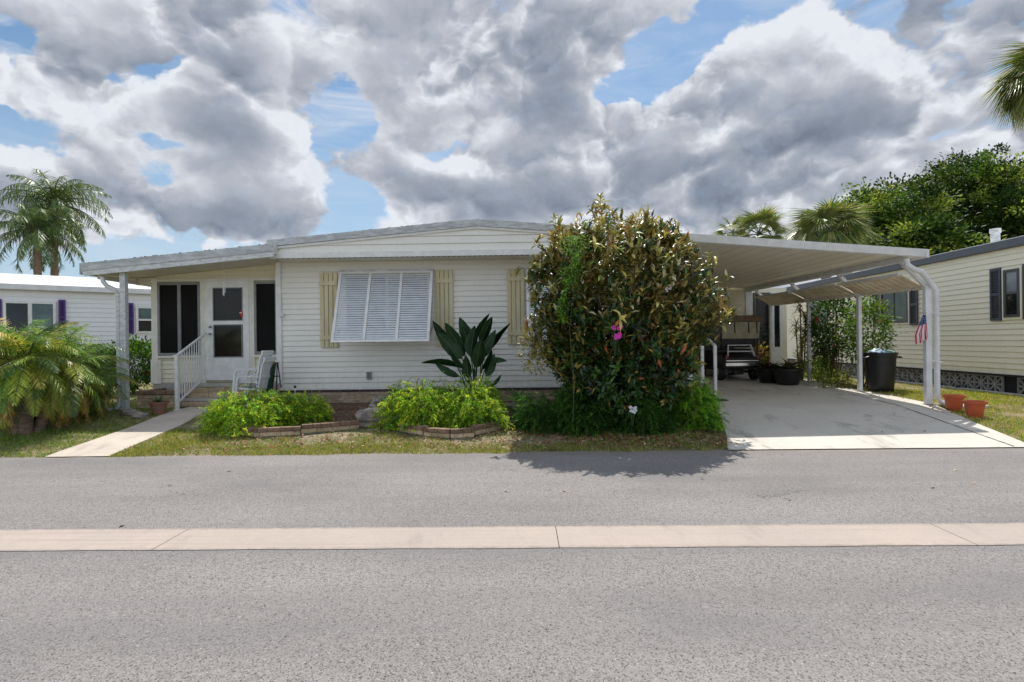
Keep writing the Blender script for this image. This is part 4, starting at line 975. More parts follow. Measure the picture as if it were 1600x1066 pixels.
# ================================================================== PLANTS
A3 = lambda *v: np.array(v, float)
GREEN = [(.045,.11,.02),(.07,.16,.028),(.03,.075,.018),(.10,.19,.035)]
def curve(c, az, el, L, droop, n, wob=0, p=1.3):
    pts = [Vector(c)]; 
    for i in range(n):
        t = (i+.5)/n; e = el-droop*t**p; a = az+wob*t
        pts.append(pts[-1]+Vector((math.cos(a)*math.cos(e), math.sin(a)*math.cos(e), math.sin(e)))*(L/n))
    return pts
def pinnate(fr, nl, ll, lw, sweep=.5, drop=.35, shape=None, twist=.25, both=True):
    """fr: list of point lists; returns leaflet arrays"""
    P, D, U, LN, FR = [], [], [], [], []
    for fi, pts in enumerate(fr):
        seg = np.array([tuple(p) for p in pts]); n = len(seg)-1
        for k in range(nl):
            t = .12+.88*(k+random.random()*.6)/nl; x = min(t, .999)*n; i = int(x); f = x-i
            p = seg[i]*(1-f)+seg[i+1]*f; d = seg[i+1]-seg[i]; d /= np.linalg.norm(d)
            sd = np.cross(d, A3(0,0,1)); sd /= max(1e-6, np.linalg.norm(sd)); up = np.cross(sd, d)
            w = (math.sin(PI*min(1, t*.93+.07))**.6 if shape is None else shape(t))
            for s in (-1, 1):
                v = sd*s+d*(sweep+t*.5)+up*random.gauss(.05, twist)-A3(0,0,1)*drop*random.uniform(.6, 1.4)
                P.append(p); D.append(v); U.append(up+sd*s*.3); LN.append(ll*max(.25, w)*random.uniform(.8, 1.1)); FR.append(fi)
    return np.array(P), np.array(D), np.array(U), np.array(LN), np.array(FR)
def tubes(name, lines, r0, r1, mat, parent, n=5, smooth=True):
    m = MB()
    for l in lines: m.tube(l, [r0+(r1-r0)*i/(len(l)-1) for i in range(len(l))], n, caps=False)
    return m.build(name, mat, parent, smooth=smooth)
def trunk(name, path, radii, mat, parent, n=14, rings=True):
    m = MB(); P2 = []; R2 = []
    for i in range(len(path)-1):
        a, b = Vector(path[i]), Vector(path[i+1]); S = max(2, int((b-a).length/.12))
        for k in range(S): f = k/S; P2.append(a.lerp(b, f)); R2.append((radii[i]*(1-f)+radii[i+1]*f)*(1+(.07*(k % 2) if rings else 0)))
    P2.append(Vector(path[-1])); R2.append(radii[-1]); m.tube(P2, R2, n); return m.build(name, mat, parent, smooth=True)
# ---- queen palms (left, beyond the neighbour)
def queen_palm(base, h, L, nf, label, lean=0, seed=1):
    random.seed(seed); t = empty('queen_palm', base, label, 'palm tree', 'feather palms on the left'); b = Vector(base); c = b+Vector((lean, 0, h))
    trunk('trunk', [b, b+Vector((lean*.3, 0, h*.5)), c+Vector((0,0,.1))], [.22, .16, .13], 'bark_palm', t)
    fr = []
    for k in range(nf):
        az = k*2.39996+random.uniform(-.2, .2); u = k/nf; el = 1.35-2.1*u+random.uniform(-.12, .12)
        fr.append(curve(c, az, el, L*random.uniform(.85, 1.08)*(.8+.2*math.sin(PI*u)), random.uniform(1.5, 2.0)-.5*u, 12, random.uniform(-.25, .25)))
    tubes('rachis', fr, .035, .006, 'stem_green', t)
    P, D, U, LN, FR = pinnate(fr, 42, .58, .05, sweep=.45, drop=.75, twist=.5)
    cols = palette(len(P), [(.10,.17,.045),(.06,.12,.03),(.16,.22,.06),(.20,.22,.10)], [.4,.3,.2,.1])
    leafcloud('fronds', P, D, U, LN, .04, cols, 'leaf_palm', t, T_STRIP, 1.6)
def base_at(px, py, Y): v = at(px, py, Y); return v
v = at(84, 318, 27); queen_palm((v.x, 27, gz(0, 27)), v.z-gz(0, 27), 2.9, 40, 'taller feather palm with arching fronds behind the white neighbor roof', .0, 3)
v = at(58, 360, 25.5); queen_palm((v.x, 25.5, gz(0, 26)), v.z-gz(0, 26), 2.6, 30, 'shorter feather palm with drooping fronds, in front of the taller one', .0, 5)
# ---- cabbage palms
def fan_palm(base, h, R, nl, label, seed=1, trunk_r=.17, cols=None, drop=.5):
    random.seed(seed); t = empty('cabbage_palm', base, label, 'palm tree', 'cabbage palms on the right'); b = Vector(base); c = b+Vector((0, 0, h))
    trunk('trunk', [b, c-Vector((0,0,.2))], [trunk_r*1.2, trunk_r], 'bark_palm', t)
    pet = []; P, D, U, LN, W = [], [], [], [], []
    for k in range(nl):
        az = k*2.39996+random.uniform(-.25, .25); el = 1.35-2.0*(k/nl)+random.uniform(-.15, .15); pl_ = R*.55*random.uniform(.8, 1.1)
        pts = curve(c, az, el, pl_, .35, 5); pet.append(pts); tip = np.array(tuple(pts[-1])); d = np.array(tuple((pts[-1]-pts[-2]).normalized()))
        sd = np.cross(d, A3(0,0,1)); sd /= np.linalg.norm(sd); up = np.cross(sd, d); cant = random.uniform(-.5, .5); sd2 = sd*math.cos(cant)+up*math.sin(cant); up2 = np.cross(sd2, d)
        ns = 36
        for j in range(ns):
            a = (j/(ns-1)-.5)*math.radians(230); v = d*math.cos(a)+sd2*math.sin(a)+up2*.18-A3(0,0,1)*drop*.35
            P.append(tip+up2*.02); D.append(v); U.append(up2); LN.append(R*.62*(.75+.25*math.cos(a))*random.uniform(.85, 1.1)); W.append(R*.038)
    tubes('petiole', pet, .025, .012, 'stem_green', t)
    cols = cols or [(.16,.22,.06),(.10,.16,.045),(.24,.27,.09),(.30,.30,.13)]
    leafcloud('fans', np.array(P), np.array(D), np.array(U), np.array(LN), np.array(W), palette(len(P), cols), 'leaf_palm', t, T_STRIP, 1+drop*2.2)
for px, py, Y, R, nl, lab, sd_ in ((1186, 366, 26, 1.45, 26, 'smaller cabbage palm just right of the magnolia top behind the carport roof', 2), (1290, 372, 23, 1.75, 50, 'full cabbage palm with drooping pale fans before the dark trees', 4),
                               (1146, 364, 30, 1.1, 16, 'smallest cabbage palm tuft at the carport roof line', 8), (1640, 122, 24, 2.15, 44, 'tall cabbage palm with drooping fans cut off by the right edge', 6)):
    v = at(px, py, Y); fan_palm((v.x, Y, gz(v.x, Y)), v.z-gz(v.x, Y), R, nl, lab, sd_, drop=.9 if px > 1250 else .45)
# ---- broadleaf trees
def broad_tree(base, h, rx, rz, nclump, nleaf, ls, label, cols, seed, name='oak_tree', group=None, trunk_r=.35, clump_r=.95, flat=.9, low=.25):
    rng = np.random.default_rng(seed); random.seed(seed); t = empty(name, base, label, 'tree', group); b = np.array(base); c = b+A3(0, 0, h-rz)
    # crown as overlapping billows: big lobes, then clumps on the lobes, then leaves on the clumps
    lobes = []
    for i in range(20):
        d = rng.normal(0, 1, 3); d /= np.linalg.norm(d); d[2] = abs(d[2])*1.0-.35
        lobes.append((c+d*A3(rx, rx*.8, rz)*rng.uniform(.45, .72), rng.uniform(.30, .46)*rx))
    P, D, U, C = [], [], [], []; cen = []
    tone = palette(nclump, cols, jit=.32)
    for i in range(nclump):
        lc, lr = lobes[rng.integers(len(lobes))]; d = rng.normal(0, 1, 3); d /= np.linalg.norm(d)
        cc = lc+d*lr*rng.uniform(.75, 1.05)*A3(1, 1, .85)
        cen.append(cc); n = int(nleaf*rng.uniform(.5, 1.4)); off = rng.normal(0, 1, (n, 3))*A3(1, 1, .6)*clump_r*rng.uniform(.18, .42)
        P.append(cc+off); D.append(nrm(off)+d*.5+rng.normal(0, .45, (n, 3))+A3(0, 0, .1)); U.append(rng.normal(0, .55, (n, 3))+A3(0, 0, 1)); C.append(tone[i]*(1+rng.normal(0, .2, (n, 1))))
    P = np.vstack(P); D = np.vstack(D); U = np.vstack(U); C = np.clip(np.vstack(C), .004, 1)
    leafcloud('crown', P, D, U, ls*rng.uniform(.7, 1.3, len(P)), ls*.55, C, 'leaf', t, T_LEAF)
    m = MB(); root = Vector(base); fork = root+Vector((0, 0, (h-2*rz)*1.0+rz*.35)); m.tube([root, root.lerp(fork, .5)+Vector((.1, 0, 0)), fork], [trunk_r*1.3, trunk_r, trunk_r*.85], 12)
    for k in range(min(26, len(lobes))):
        q = Vector(lobes[k][0]); mid = fork.lerp(q, .5)+Vector((rng.normal(0, .3), rng.normal(0, .3), .3)); m.tube([fork-Vector((0,0,.3)), mid, q], [trunk_r*.5, trunk_r*.28, trunk_r*.08], 7)
    m.build('trunk', 'bark', t, smooth=True)
OAK = [(.035,.08,.016),(.075,.145,.025),(.14,.22,.04),(.24,.31,.065),(.018,.042,.011)]
for px, top, Y, rx, rz, sd_, lab, n in ((1385, 262, 34, 4.6, 3.7, 21, 'dark bushy tree left of the tallest one behind the neighbor roof', 400), (1530, 214, 37, 5.6, 4.7, 22, 'tallest dense green tree behind the neighbor roof', 560), (1640, 248, 33, 4.0, 3.8, 23, 'dense tree at the right edge beyond the neighbor roof', 260),
                                    (1322, 318, 38, 2.4, 2.6, 24, 'low dark tree between the cabbage palms and the tall trees', 130), (1450, 330, 29, 3.0, 2.4, 25, 'lower light green tree close behind the slate roof edge', 200)):
    v = at(px, top, Y); g = gz(v.x, Y); broad_tree((v.x, Y, g), v.z-g, rx, rz, n, 80, .22, lab, OAK, sd_, group='dense trees behind the right neighbor', clump_r=.95)
# ---- shrubs (leafy, multi-stem)
def shrub(name, base, rx, ry, h, nclump, nleaf, ll, cols, label, cat='shrub', seed=1, flowers=None, group=None, clump=.16, h0=.12, stems=8, mat='leaf', wfac=.5, fcol='petal_red', probs=None):
    rng = np.random.default_rng(seed); random.seed(seed); t = empty(name, base, label, cat, group); b = np.array(base, float)
    P, D, U, C, tips = [], [], [], [], []
    for i in range(nclump):
        while True:
            q = rng.uniform(-1, 1, 3)
            if .3 < np.linalg.norm(q) < 1: break
        q = q/np.linalg.norm(q)*np.linalg.norm(q)**.4*rng.uniform(.82, 1.06)
        cc = b+A3(q[0]*rx, q[1]*ry, h0*h+(h*(1-h0))*(q[2]*.5+.5)); tips.append(cc); n = nleaf
        off = rng.normal(0, 1, (n, 3))*clump; P.append(cc+off*.6); outd = A3(q[0], q[1], q[2]*.6+.3)
        D.append(nrm(off)*.9+outd+rng.normal(0, .3, (n, 3))); U.append(A3(0, 0, 1)+rng.normal(0, .45, (n, 3))); C.append(palette(1, cols, probs, jit=.2)*(1+rng.normal(0, .18, (n, 1))))
    P, D, U, C = map(np.vstack, (P, D, U, C)); P[:, 2] = np.maximum(P[:, 2], b[2]+.02)
    leafcloud('foliage', P, D, U, ll*rng.uniform(.7, 1.25, len(P)), ll*wfac, np.clip(C, .003, 1), mat, t, T_LEAF)
    ls = []
    for k in range(stems):
        q = tips[rng.integers(len(tips))]; s0 = Vector(base)+Vector((rng.normal(0, .12)*rx, rng.normal(0, .1), 0)); mid = s0.lerp(Vector(q), .5)+Vector((0, 0, h*.12)); ls.append([s0, s0.lerp(mid, .5)+Vector((rng.normal(0,.03), 0, 0)), mid, Vector(q)])
    if ls: tubes('stem', ls, .018, .005, 'stem_brown', t, 6)
    if flowers:
        for i in range(flowers):
            q = tips[rng.integers(len(tips))]; q = b+A3((q[0]-b[0])*1.02, -abs(q[1]-b[1])*1.05-.03, q[2]-b[2]); m = MB()
            for k in range(5):
                a = k*2*PI/5; cc = Vector(q); dv = Vector((math.cos(a), -.35, math.sin(a))); sd = Vector((-math.sin(a), 0, math.cos(a)))
                m.add([cc, cc+dv*.03+sd*.024, cc+dv*.062, cc+dv*.03-sd*.024], [(0,1,2,3)])
            m.build('blossom', fcol, t)
    return t
HIB = [(.035,.10,.018),(.06,.15,.025),(.11,.21,.03),(.02,.06,.014)]
g = lambda px, Y: Vector((at(px, 600, Y).x, Y, gz(at(px, 600, Y).x, Y)))
shrub('hibiscus', g(205, 14.2), .72, .6, 1.30, 330, 16, .085, HIB, 'green hibiscus bush with red blooms beside the porch corner', seed=31, flowers=7)
shrub('hedge_shrub', g(146, 16.2), .62, .6, 1.15, 260, 14, .07, [(.06,.13,.025),(.10,.18,.035),(.04,.09,.02)], 'rounded clipped green shrub below the purple shutter', seed=32)
shrub('hedge_shrub', g(60, 16.0), .9, .6, 1.0, 200, 14, .07, [(.06,.13,.025),(.10,.18,.035),(.04,.09,.02)], 'clipped green shrub mostly hidden behind the date palms', seed=33)
HG = 'hibiscus shrubs beside the carport'
shrub('hibiscus', g(1302, 15.2), .62, .42, 2.35, 240, 13, .10, [(.03,.08,.018),(.05,.11,.022),(.09,.17,.03),(.016,.04,.012)], 'tall dark leafy hibiscus between the middle carport posts', seed=34, flowers=3, group=HG, clump=.14, h0=.28, stems=16, fcol='petal_red')
shrub('hibiscus', g(1357, 14.0), .55, .45, 2.15, 170, 12, .10, [(.12,.22,.04),(.18,.28,.06),(.07,.15,.03)], 'sunlit light green hibiscus left of the trash can', seed=35, flowers=2, group=HG, clump=.15, h0=.25, stems=12, fcol='tan_fabric')
shrub('hibiscus', g(1281, 17.0), .5, .4, 1.75, 150, 12, .10, [(.03,.08,.018),(.05,.09,.03),(.10,.04,.03),(.02,.05,.015)], 'dark red tinged shrub behind the third carport post', seed=36, flowers=2, group=HG, clump=.14, h0=.2, stems=10)
shrub('ground_plant', g(1279, 15.3), .42, .3, .5, 110, 12, .08, [(.22,.30,.05),(.30,.36,.06),(.14,.24,.05)], 'low yellow green plant at the foot of the dark shrubs', cat='plant', seed=37, stems=3)
shrub('ground_plant', g(1305, 13.9), .35, .25, .3, 60, 10, .07, [(.16,.22,.05),(.24,.25,.08)], 'small yellow green clump by the second carport post', cat='plant', seed=38, stems=3)
shrub('croton', Vector((at(1187, 560, 17.4).x, 17.4, gz(6, 17.4)+.01)), .18, .2, .85, 36, 9, .12, [(.36,.34,.06),(.20,.26,.05),(.34,.14,.06)], 'yellow and red croton beside the golf cart', cat='plant', seed=39, stems=5, wfac=.3)
# dracaena with yellow strap leaves
t = empty('dracaena', g(1252, 15.6), 'tall stalked dracaena with yellow green strap leaves behind the planters', 'plant'); b = g(1252, 15.6); P, D, U, C = [], [], [], []; ls = []
for k, (dx, hh) in enumerate(((0, 2.1), (-.12, 1.55), (.14, 1.75), (.04, 1.1), (-.05, .75))):
    tip = b+Vector((dx, 0, hh)); ls.append([b+Vector((dx*.3, 0, 0)), b+Vector((dx*.8, 0, hh*.5)), tip])
    for j in range(60):
        a = random.uniform(0, 2*PI); e = random.uniform(-.5, 1.3); P.append(tuple(tip-Vector((0, 0, random.uniform(0, .35))))); D.append((math.cos(a)*math.cos(e), math.sin(a)*math.cos(e), math.sin(e))); U.append((0, 0, 1))
tubes('cane', ls, .02, .014, 'bark_palm', t, 8)
leafcloud('leaf', np.array(P), np.array(D), np.array(U), .34, .028, palette(len(P), [(.42,.42,.10),(.28,.33,.08),(.5,.42,.16),(.3,.2,.1)]), 'leaf_palm', t, T_STRIP, 1.5)
def spiky(name, c, n, L, w, cols, label, seed, e0=.2, e1=1.4, bend=1.6, mat='leaf_palm', cat='plant', group=None):
    random.seed(seed); t = empty(name, c, label, cat, group); P, D, U = [], [], []
    for j in range(n):
        a = random.uniform(0, 2*PI); e = random.uniform(e0, e1); P.append(tuple(Vector(c)+Vector((math.cos(a)*.02, math.sin(a)*.02, 0)))); D.append((math.cos(a)*math.cos(e), math.sin(a)*math.cos(e), math.sin(e))); U.append((-math.cos(a)*math.sin(e), -math.sin(a)*math.sin(e), math.cos(e)))
    leafcloud('leaf', np.array(P), np.array(D), np.array(U), L*RNG.uniform(.7, 1.1, n), w, palette(n, cols), mat, t, T_LONG, bend); return t
spiky('bromeliad', bw1c+Vector((-.08, 0, .3)), 26, .38, .045, [(.05,.02,.025),(.10,.04,.03),(.05,.06,.03)], 'dark purplish leaves growing from the left planter bowl', 41)
spiky('bromeliad', bw1c+Vector((.15, 0, .3)), 20, .34, .05, [(.12,.07,.05),(.08,.10,.05)], 'spreading bronze leaves between the two planter bowls', 43)
spiky('bromeliad', bw2c+Vector((.02, 0, .34)), 34, .42, .05, [(.05,.10,.04),(.10,.06,.05),(.14,.07,.03)], 'dark green and bronze leaves in the large planter bowl', 42)
# ---- fern mounds
def fern_mound(name, c, rx, ry, h, nf, cols, label, seed, nl=26, fl=.2, ll=.036, lw=.011, group='foxtail fern mounds', bright=1.0):
    """lumpy cushion of short drooping plumes: each plume a curved stem set all round with fine needles"""
    random.seed(seed); rng = np.random.default_rng(seed); t = empty(name, c, label, 'fern', group); C0 = Vector(c); fr = []; ph = rng.uniform(0, 6, 8); lay = []
    def lump(a, e): return 1+.13*math.sin(3*a+ph[0]+2*e)+.10*math.sin(5*a+ph[1]-3*e)+.08*math.sin(9*a+ph[2]+5*e)+.06*math.sin(13*e+4*a+ph[3])
    for k in range(nf):
        a = rng.uniform(0, 2*PI); e = math.asin(rng.uniform(0, 1)**.9 if rng.random() < .6 else rng.uniform(0, .75)); inner = rng.random() < .33
        l = lump(a, e)*(rng.uniform(.6, .85) if inner else rng.uniform(.88, 1.04)); ce = math.cos(e)**.7; p = C0+Vector((rx*ce*math.cos(a)*l, ry*ce*math.sin(a)*l, h*math.sin(e)**.85*l if e > 0 else .02)); 
        d = Vector((math.cos(a)*ce+rng.normal(0, .45), math.sin(a)*ce+rng.normal(0, .45), .35+math.sin(e)*.55+rng.normal(0, .3))).normalized(); L = fl*rng.uniform(.5, 1.5); n = 5; pts = [p-d*L*.25]
        for i in range(n):
            d = (d+Vector((0, 0, -rng.uniform(.12, .42)))).normalized(); q = pts[-1]+d*L/n; q.z = max(q.z, C0.z+.01); pts.append(q)
        fr.append(pts); lay.append(.62 if inner else 1.)
    P, D, U, FI, TT = [], [], [], [], []
    for fi, pts in enumerate(fr):
        seg = np.array([tuple(p) for p in pts]); d = np.diff(seg, axis=0)
        x = (np.arange(nl)+rng.random(nl))/nl*(len(d)-.001); i = x.astype(int); dd = d[i]/np.maximum(1e-6, np.linalg.norm(d[i], axis=1))[:, None]; p = seg[i]+d[i]*(x-i)[:, None]
        rr = rng.normal(0, 1, (nl, 3)); rr -= dd*np.sum(rr*dd, 1)[:, None]; rr = nrm(rr)
        P.append(p); D.append(rr+dd*.55); U.append(rng.normal(0, .4, (nl, 3))+A3(0, 0, 1)); FI.append(np.full(nl, fi)); TT.append(x/len(d))
    P, D, U = map(np.vstack, (P, D, U)); FI = np.concatenate(FI); TT = np.concatenate(TT)
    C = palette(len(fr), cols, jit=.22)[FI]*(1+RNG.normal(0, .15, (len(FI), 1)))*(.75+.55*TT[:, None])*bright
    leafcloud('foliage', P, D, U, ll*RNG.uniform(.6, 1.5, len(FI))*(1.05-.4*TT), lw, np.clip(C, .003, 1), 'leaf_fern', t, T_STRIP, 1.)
    tubes('stem', fr[::4], .003, .0015, 'stem_green', t, 3, False)
    return t
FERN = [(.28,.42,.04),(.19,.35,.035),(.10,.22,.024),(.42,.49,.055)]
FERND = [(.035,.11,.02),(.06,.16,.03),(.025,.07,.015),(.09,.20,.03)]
def mound_px(px0, px1, Y, ry, h, n, cols, label, seed, **k):
    xa, xb = at(px0, 640, Y).x, at(px1, 640, Y).x; fern_mound('fern_clump', ((xa+xb)/2, Y, gz(0, Y)), (xb-xa)/2*.92, ry, h, n, cols, label, seed, **k)
mound_px(322, 470, 9.58, .66, .56, 1900, FERN, 'bright green foxtail fern mound spilling over the left brick border by the walkway', 51)
mound_px(430, 512, 9.95, .42, .44, 800, FERN, 'lower yellow green fern mound joined to the right side of the walkway one', 58)
mound_px(600, 712, 9.65, .66, .68, 1500, FERN, 'left half of the large yellow green fern mound in front of the bird of paradise', 52)
mound_px(690, 790, 9.62, .66, .66, 1500, FERN, 'right half of the large yellow green fern mound beside the stone bowl', 59)
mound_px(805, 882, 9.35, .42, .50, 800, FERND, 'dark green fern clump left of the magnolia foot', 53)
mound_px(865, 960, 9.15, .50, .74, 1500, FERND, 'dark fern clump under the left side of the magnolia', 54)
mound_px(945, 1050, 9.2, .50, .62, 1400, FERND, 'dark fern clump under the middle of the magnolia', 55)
mound_px(1040, 1118, 9.45, .55, .72, 1300, [(.08,.20,.025),(.16,.32,.03),(.24,.42,.045)], 'bright green fern clump at the edge of the driveway', 56)
# ---- pygmy date palms (left foreground)
def date_palm(base, h, L, nf, label, seed, cols, leans=((0, 0),)):
    random.seed(seed); t = empty('pygmy_date_palm', base, label, 'palm', 'pygmy date palms by the road'); b = Vector(base); fr = []; dead = []
    for i, (lx, ly) in enumerate(leans):
        c = b+Vector((lx, ly, h*random.uniform(.8, 1.05))); trunk('trunk', [b+Vector((lx*.3, ly*.3, -.02)), c], [.09, .075], 'bark_palm', t, 10)
        for k in range(nf):
            az = k*2.39996+random.uniform(-.3, .3); el = 1.45-2.5*(k/nf)+random.uniform(-.15, .15)
            (dead if (k/nf > .74 and random.random() < .75) else fr).append(curve(c, az, el, L*random.uniform(.75, 1.05), random.uniform(1.2, 2.0)-.5*k/nf, 10, random.uniform(-.3, .3)))
    tubes('rachis', fr+dead, .010, .003, 'stem_green', t, 4)
    P, D, U, LN, FR = pinnate(fr, 44, .25, .012, sweep=.6, drop=.22, twist=.4)
    ft = palette(len(fr), cols, jit=.18); C = ft[FR]*(1+RNG.normal(0, .15, (len(FR), 1)))
    leafcloud('fronds', P, D, U, LN, .011, np.clip(C, .004, 1), 'leaf_palm', t, T_STRIP, 1.2)
    if dead:
        P, D, U, LN, FR = pinnate(dead, 40, .22, .012, sweep=.5, drop=.5, twist=.3)
        leafcloud('dry_fronds', P, D, U, LN, .013, palette(len(P), [(.50,.30,.07),(.38,.20,.05),(.55,.42,.12)]), 'leaf_palm', t, T_STRIP, 1.2)
DP = [(.14,.30,.035),(.24,.38,.045),(.38,.46,.07),(.05,.13,.025),(.50,.46,.09)]
v = gnd(28, 682); date_palm((v.x, v.y+.15, gz(0, v.y)), 1.2, 1.15, 44, 'biggest arching pygmy date palm at the left edge beside the road', 61, DP, ((0, 0), (.35, .3), (-.45, .1), (.15, -.12), (-.2, .5)))
v = gnd(76, 664); date_palm((v.x, v.y+.3, gz(0, v.y)), .80, .85, 36, 'pygmy date palm with yellowing fronds right of the biggest one', 62, DP, ((0, 0), (.25, .3), (-.2, .15)))
v = gnd(112, 652); date_palm((v.x, v.y+.45, gz(0, v.y)), .5, .6, 28, 'lowest pygmy date palm with brown dry fronds nearest the porch post', 63, DP, ((0, 0),))
# ---- magnolia (big bush by the driveway)
def magnolia():
    rng = np.random.default_rng(71); random.seed(71)
    cx, cy = at(972, 600, 9.35).x, 9.35; z0 = gz(cx, cy); t = empty('magnolia_tree', (cx, cy, z0), 'big bushy magnolia with glossy green and rusty gold leaves beside the driveway', 'tree')
    # crown radius per height measured at the crown's own distance (metres above ground : left, right extent)
    ppm = FPX/9.35; zz = lambda py: EYE+(531-py)/ppm
    prof = [(346, 912, 964), (360, 876, 1028), (380, 860, 1066), (405, 846, 1090), (450, 838, 1108), (500, 842, 1104), (545, 860, 1090), (585, 880, 1068), (612, 902, 1046), (636, 922, 1030)]
    hs = np.array([zz(p[0]) for p in prof])[::-1]; lf = np.array([(p[1]-815)/ppm for p in prof])[::-1]; rt = np.array([(p[2]-815)/ppm for p in prof])[::-1]
    P, D, U, C = [], [], [], []; tips = []
    N = 3700; knots = rng.normal(0, 1, (60, 3))
    while len(tips) < N:
        z = rng.uniform(hs[0], hs[-1]); l, r = np.interp(z, hs, lf), np.interp(z, hs, rt); a = rng.uniform(0, 2*PI); rho = math.sqrt(rng.uniform(.05, 1)) if rng.random() < .42 else rng.uniform(.80, 1.04)
        bump_ = 1+.10*math.sin(3.1*a+z*4.2)+.08*math.sin(7*a-z*6.3)+.06*math.sin(11*a+z*9)+rng.normal(0, .03)
        x = (l+r)/2+math.cos(a)*(r-l)/2*rho*bump_; y = cy+math.sin(a)*(r-l)/2*.80*rho*bump_
        topz = hs[-1]; 
        if math.sin(x*9.1+1)*math.sin(z*8.3+a*2) > .55 and rho > .75: continue
        if z > topz-.16-.16*math.sin(x*7.3+.6)*math.sin(x*3.1): continue
        tips.append((x, y, z, a, rho, max(0, (z-hs[0])/(topz-hs[0]))))
    shoots = []
    for k in range(95):      # leaders that break the outline
        i = rng.integers(len(tips)); x, y, z, a, rho, hf = tips[i]
        if rho < .8 or hf < .25: continue
        ln_s = rng.uniform(.08, .24)*(1.0 if hf < .85 else 1.2); dx = math.cos(a)*.45*(1-hf)+rng.normal(0, .12); dy = math.sin(a)*.3; q = (x+dx*ln_s, y+dy*ln_s, z+ln_s); shoots.append([(x-dx*.1, y, z-.15), (x+dx*ln_s*.5, y+dy*ln_s*.5, z+ln_s*.45), q])
        for j in range(4): f = (j+1)/4; tips.append((x+dx*ln_s*f, y+dy*ln_s*f, z+ln_s*f, a, rho, min(1, hf+.12)))
    for (px_, py_) in ((938, 312), (946, 322), (952, 330), (1002, 334), (1010, 340), (1020, 345), (868, 344), (878, 350), (1044, 354), (1056, 360), (905, 340), (970, 338), (1074, 374), (1106, 425), (1122, 468), (1112, 400), (830, 505), (834, 460), (842, 410)):
        v = at(px_, py_, 9.3+rng.normal(0, .25))
        for j in range(6): tips.append((v.x+rng.normal(0, .03+.02*j), v.y+rng.normal(0, .05), v.z-.07*j, rng.uniform(0, 6), .5, .97))
        shoots.append([(v.x, v.y, v.z-.55), (v.x+.02, v.y, v.z-.25), (v.x, v.y, v.z)])
    for (x, y, z, a, rho, hf) in tips:
        n = rng.integers(6, 10); ax = A3(math.cos(a)*.55*rho, math.sin(a)*.55*rho, .75+.9*hf)+rng.normal(0, .28, 3)
        if hf < .25: ax[2] -= .6
        ax /= np.linalg.norm(ax); e1 = np.cross(ax, A3(.3, .2, 1)); e1 /= np.linalg.norm(e1); e2 = np.cross(ax, e1)
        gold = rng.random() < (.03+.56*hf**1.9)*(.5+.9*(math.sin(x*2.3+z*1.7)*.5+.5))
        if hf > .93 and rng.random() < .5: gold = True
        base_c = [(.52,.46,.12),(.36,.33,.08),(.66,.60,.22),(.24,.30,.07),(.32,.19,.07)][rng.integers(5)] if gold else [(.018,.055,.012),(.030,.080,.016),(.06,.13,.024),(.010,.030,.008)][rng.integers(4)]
        for j in range(n):
            b = 2*PI*j/n+rng.uniform(-.5, .5); op = rng.uniform(.15, 1.0)+(.9 if rng.random() < .28 else 0); d = ax*math.cos(op)+(e1*math.cos(b)+e2*math.sin(b))*math.sin(op)
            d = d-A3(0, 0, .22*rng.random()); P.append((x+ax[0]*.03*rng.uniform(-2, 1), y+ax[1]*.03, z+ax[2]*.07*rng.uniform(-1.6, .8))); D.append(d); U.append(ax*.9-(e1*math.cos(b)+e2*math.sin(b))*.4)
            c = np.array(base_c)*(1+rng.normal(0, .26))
            if hf > .5 and rng.random() < .12: c = A3(.66, .60, .34)*rng.uniform(.6, 1.1)  # cream flecks high in the crown: sun highlights put into the leaf colour
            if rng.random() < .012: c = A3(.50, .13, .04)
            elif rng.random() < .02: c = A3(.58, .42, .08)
            C.append(c)
    P, D, U, C = np.array(P), np.array(D), np.array(U), np.clip(np.array(C), .003, 1)
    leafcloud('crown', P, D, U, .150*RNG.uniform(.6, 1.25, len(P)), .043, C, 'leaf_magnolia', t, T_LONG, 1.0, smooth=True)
    m = MB(); base = Vector((cx, cy, z0)); 
    for k in range(60):
        q = Vector(tips[rng.integers(len(tips))][:3]); s = base+Vector((rng.normal(0, .16), rng.normal(0, .12), 0)); mid = s.lerp(q, .45)+Vector((0, 0, .3)); mid.x = s.x+(mid.x-s.x)*.8
        m.tube([s, s.lerp(mid, .5)+Vector((rng.normal(0, .03), 0, .05)), mid, mid.lerp(q, .6)+Vector((0, 0, .05)), q], [.035, .028, .02, .012, .006], 7)
    for l in shoots: m.tube(l, [.008, .006, .003], 5)
    m.build('trunk', 'bark', t, smooth=True); return cx, cy
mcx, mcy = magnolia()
# side sprig left of the crown
shrub('magnolia_sprig', Vector((at(838, 600, 9.1).x, 9.1, gz(0, 9.1))), .20, .2, 1.55, 26, 12, .10, [(.30,.26,.07),(.40,.34,.10),(.12,.15,.04)], 'thin pale branch poking out on the left of the magnolia', cat='branch', seed=72, h0=.62, stems=0, clump=.10, mat='leaf_magnolia', wfac=.35)
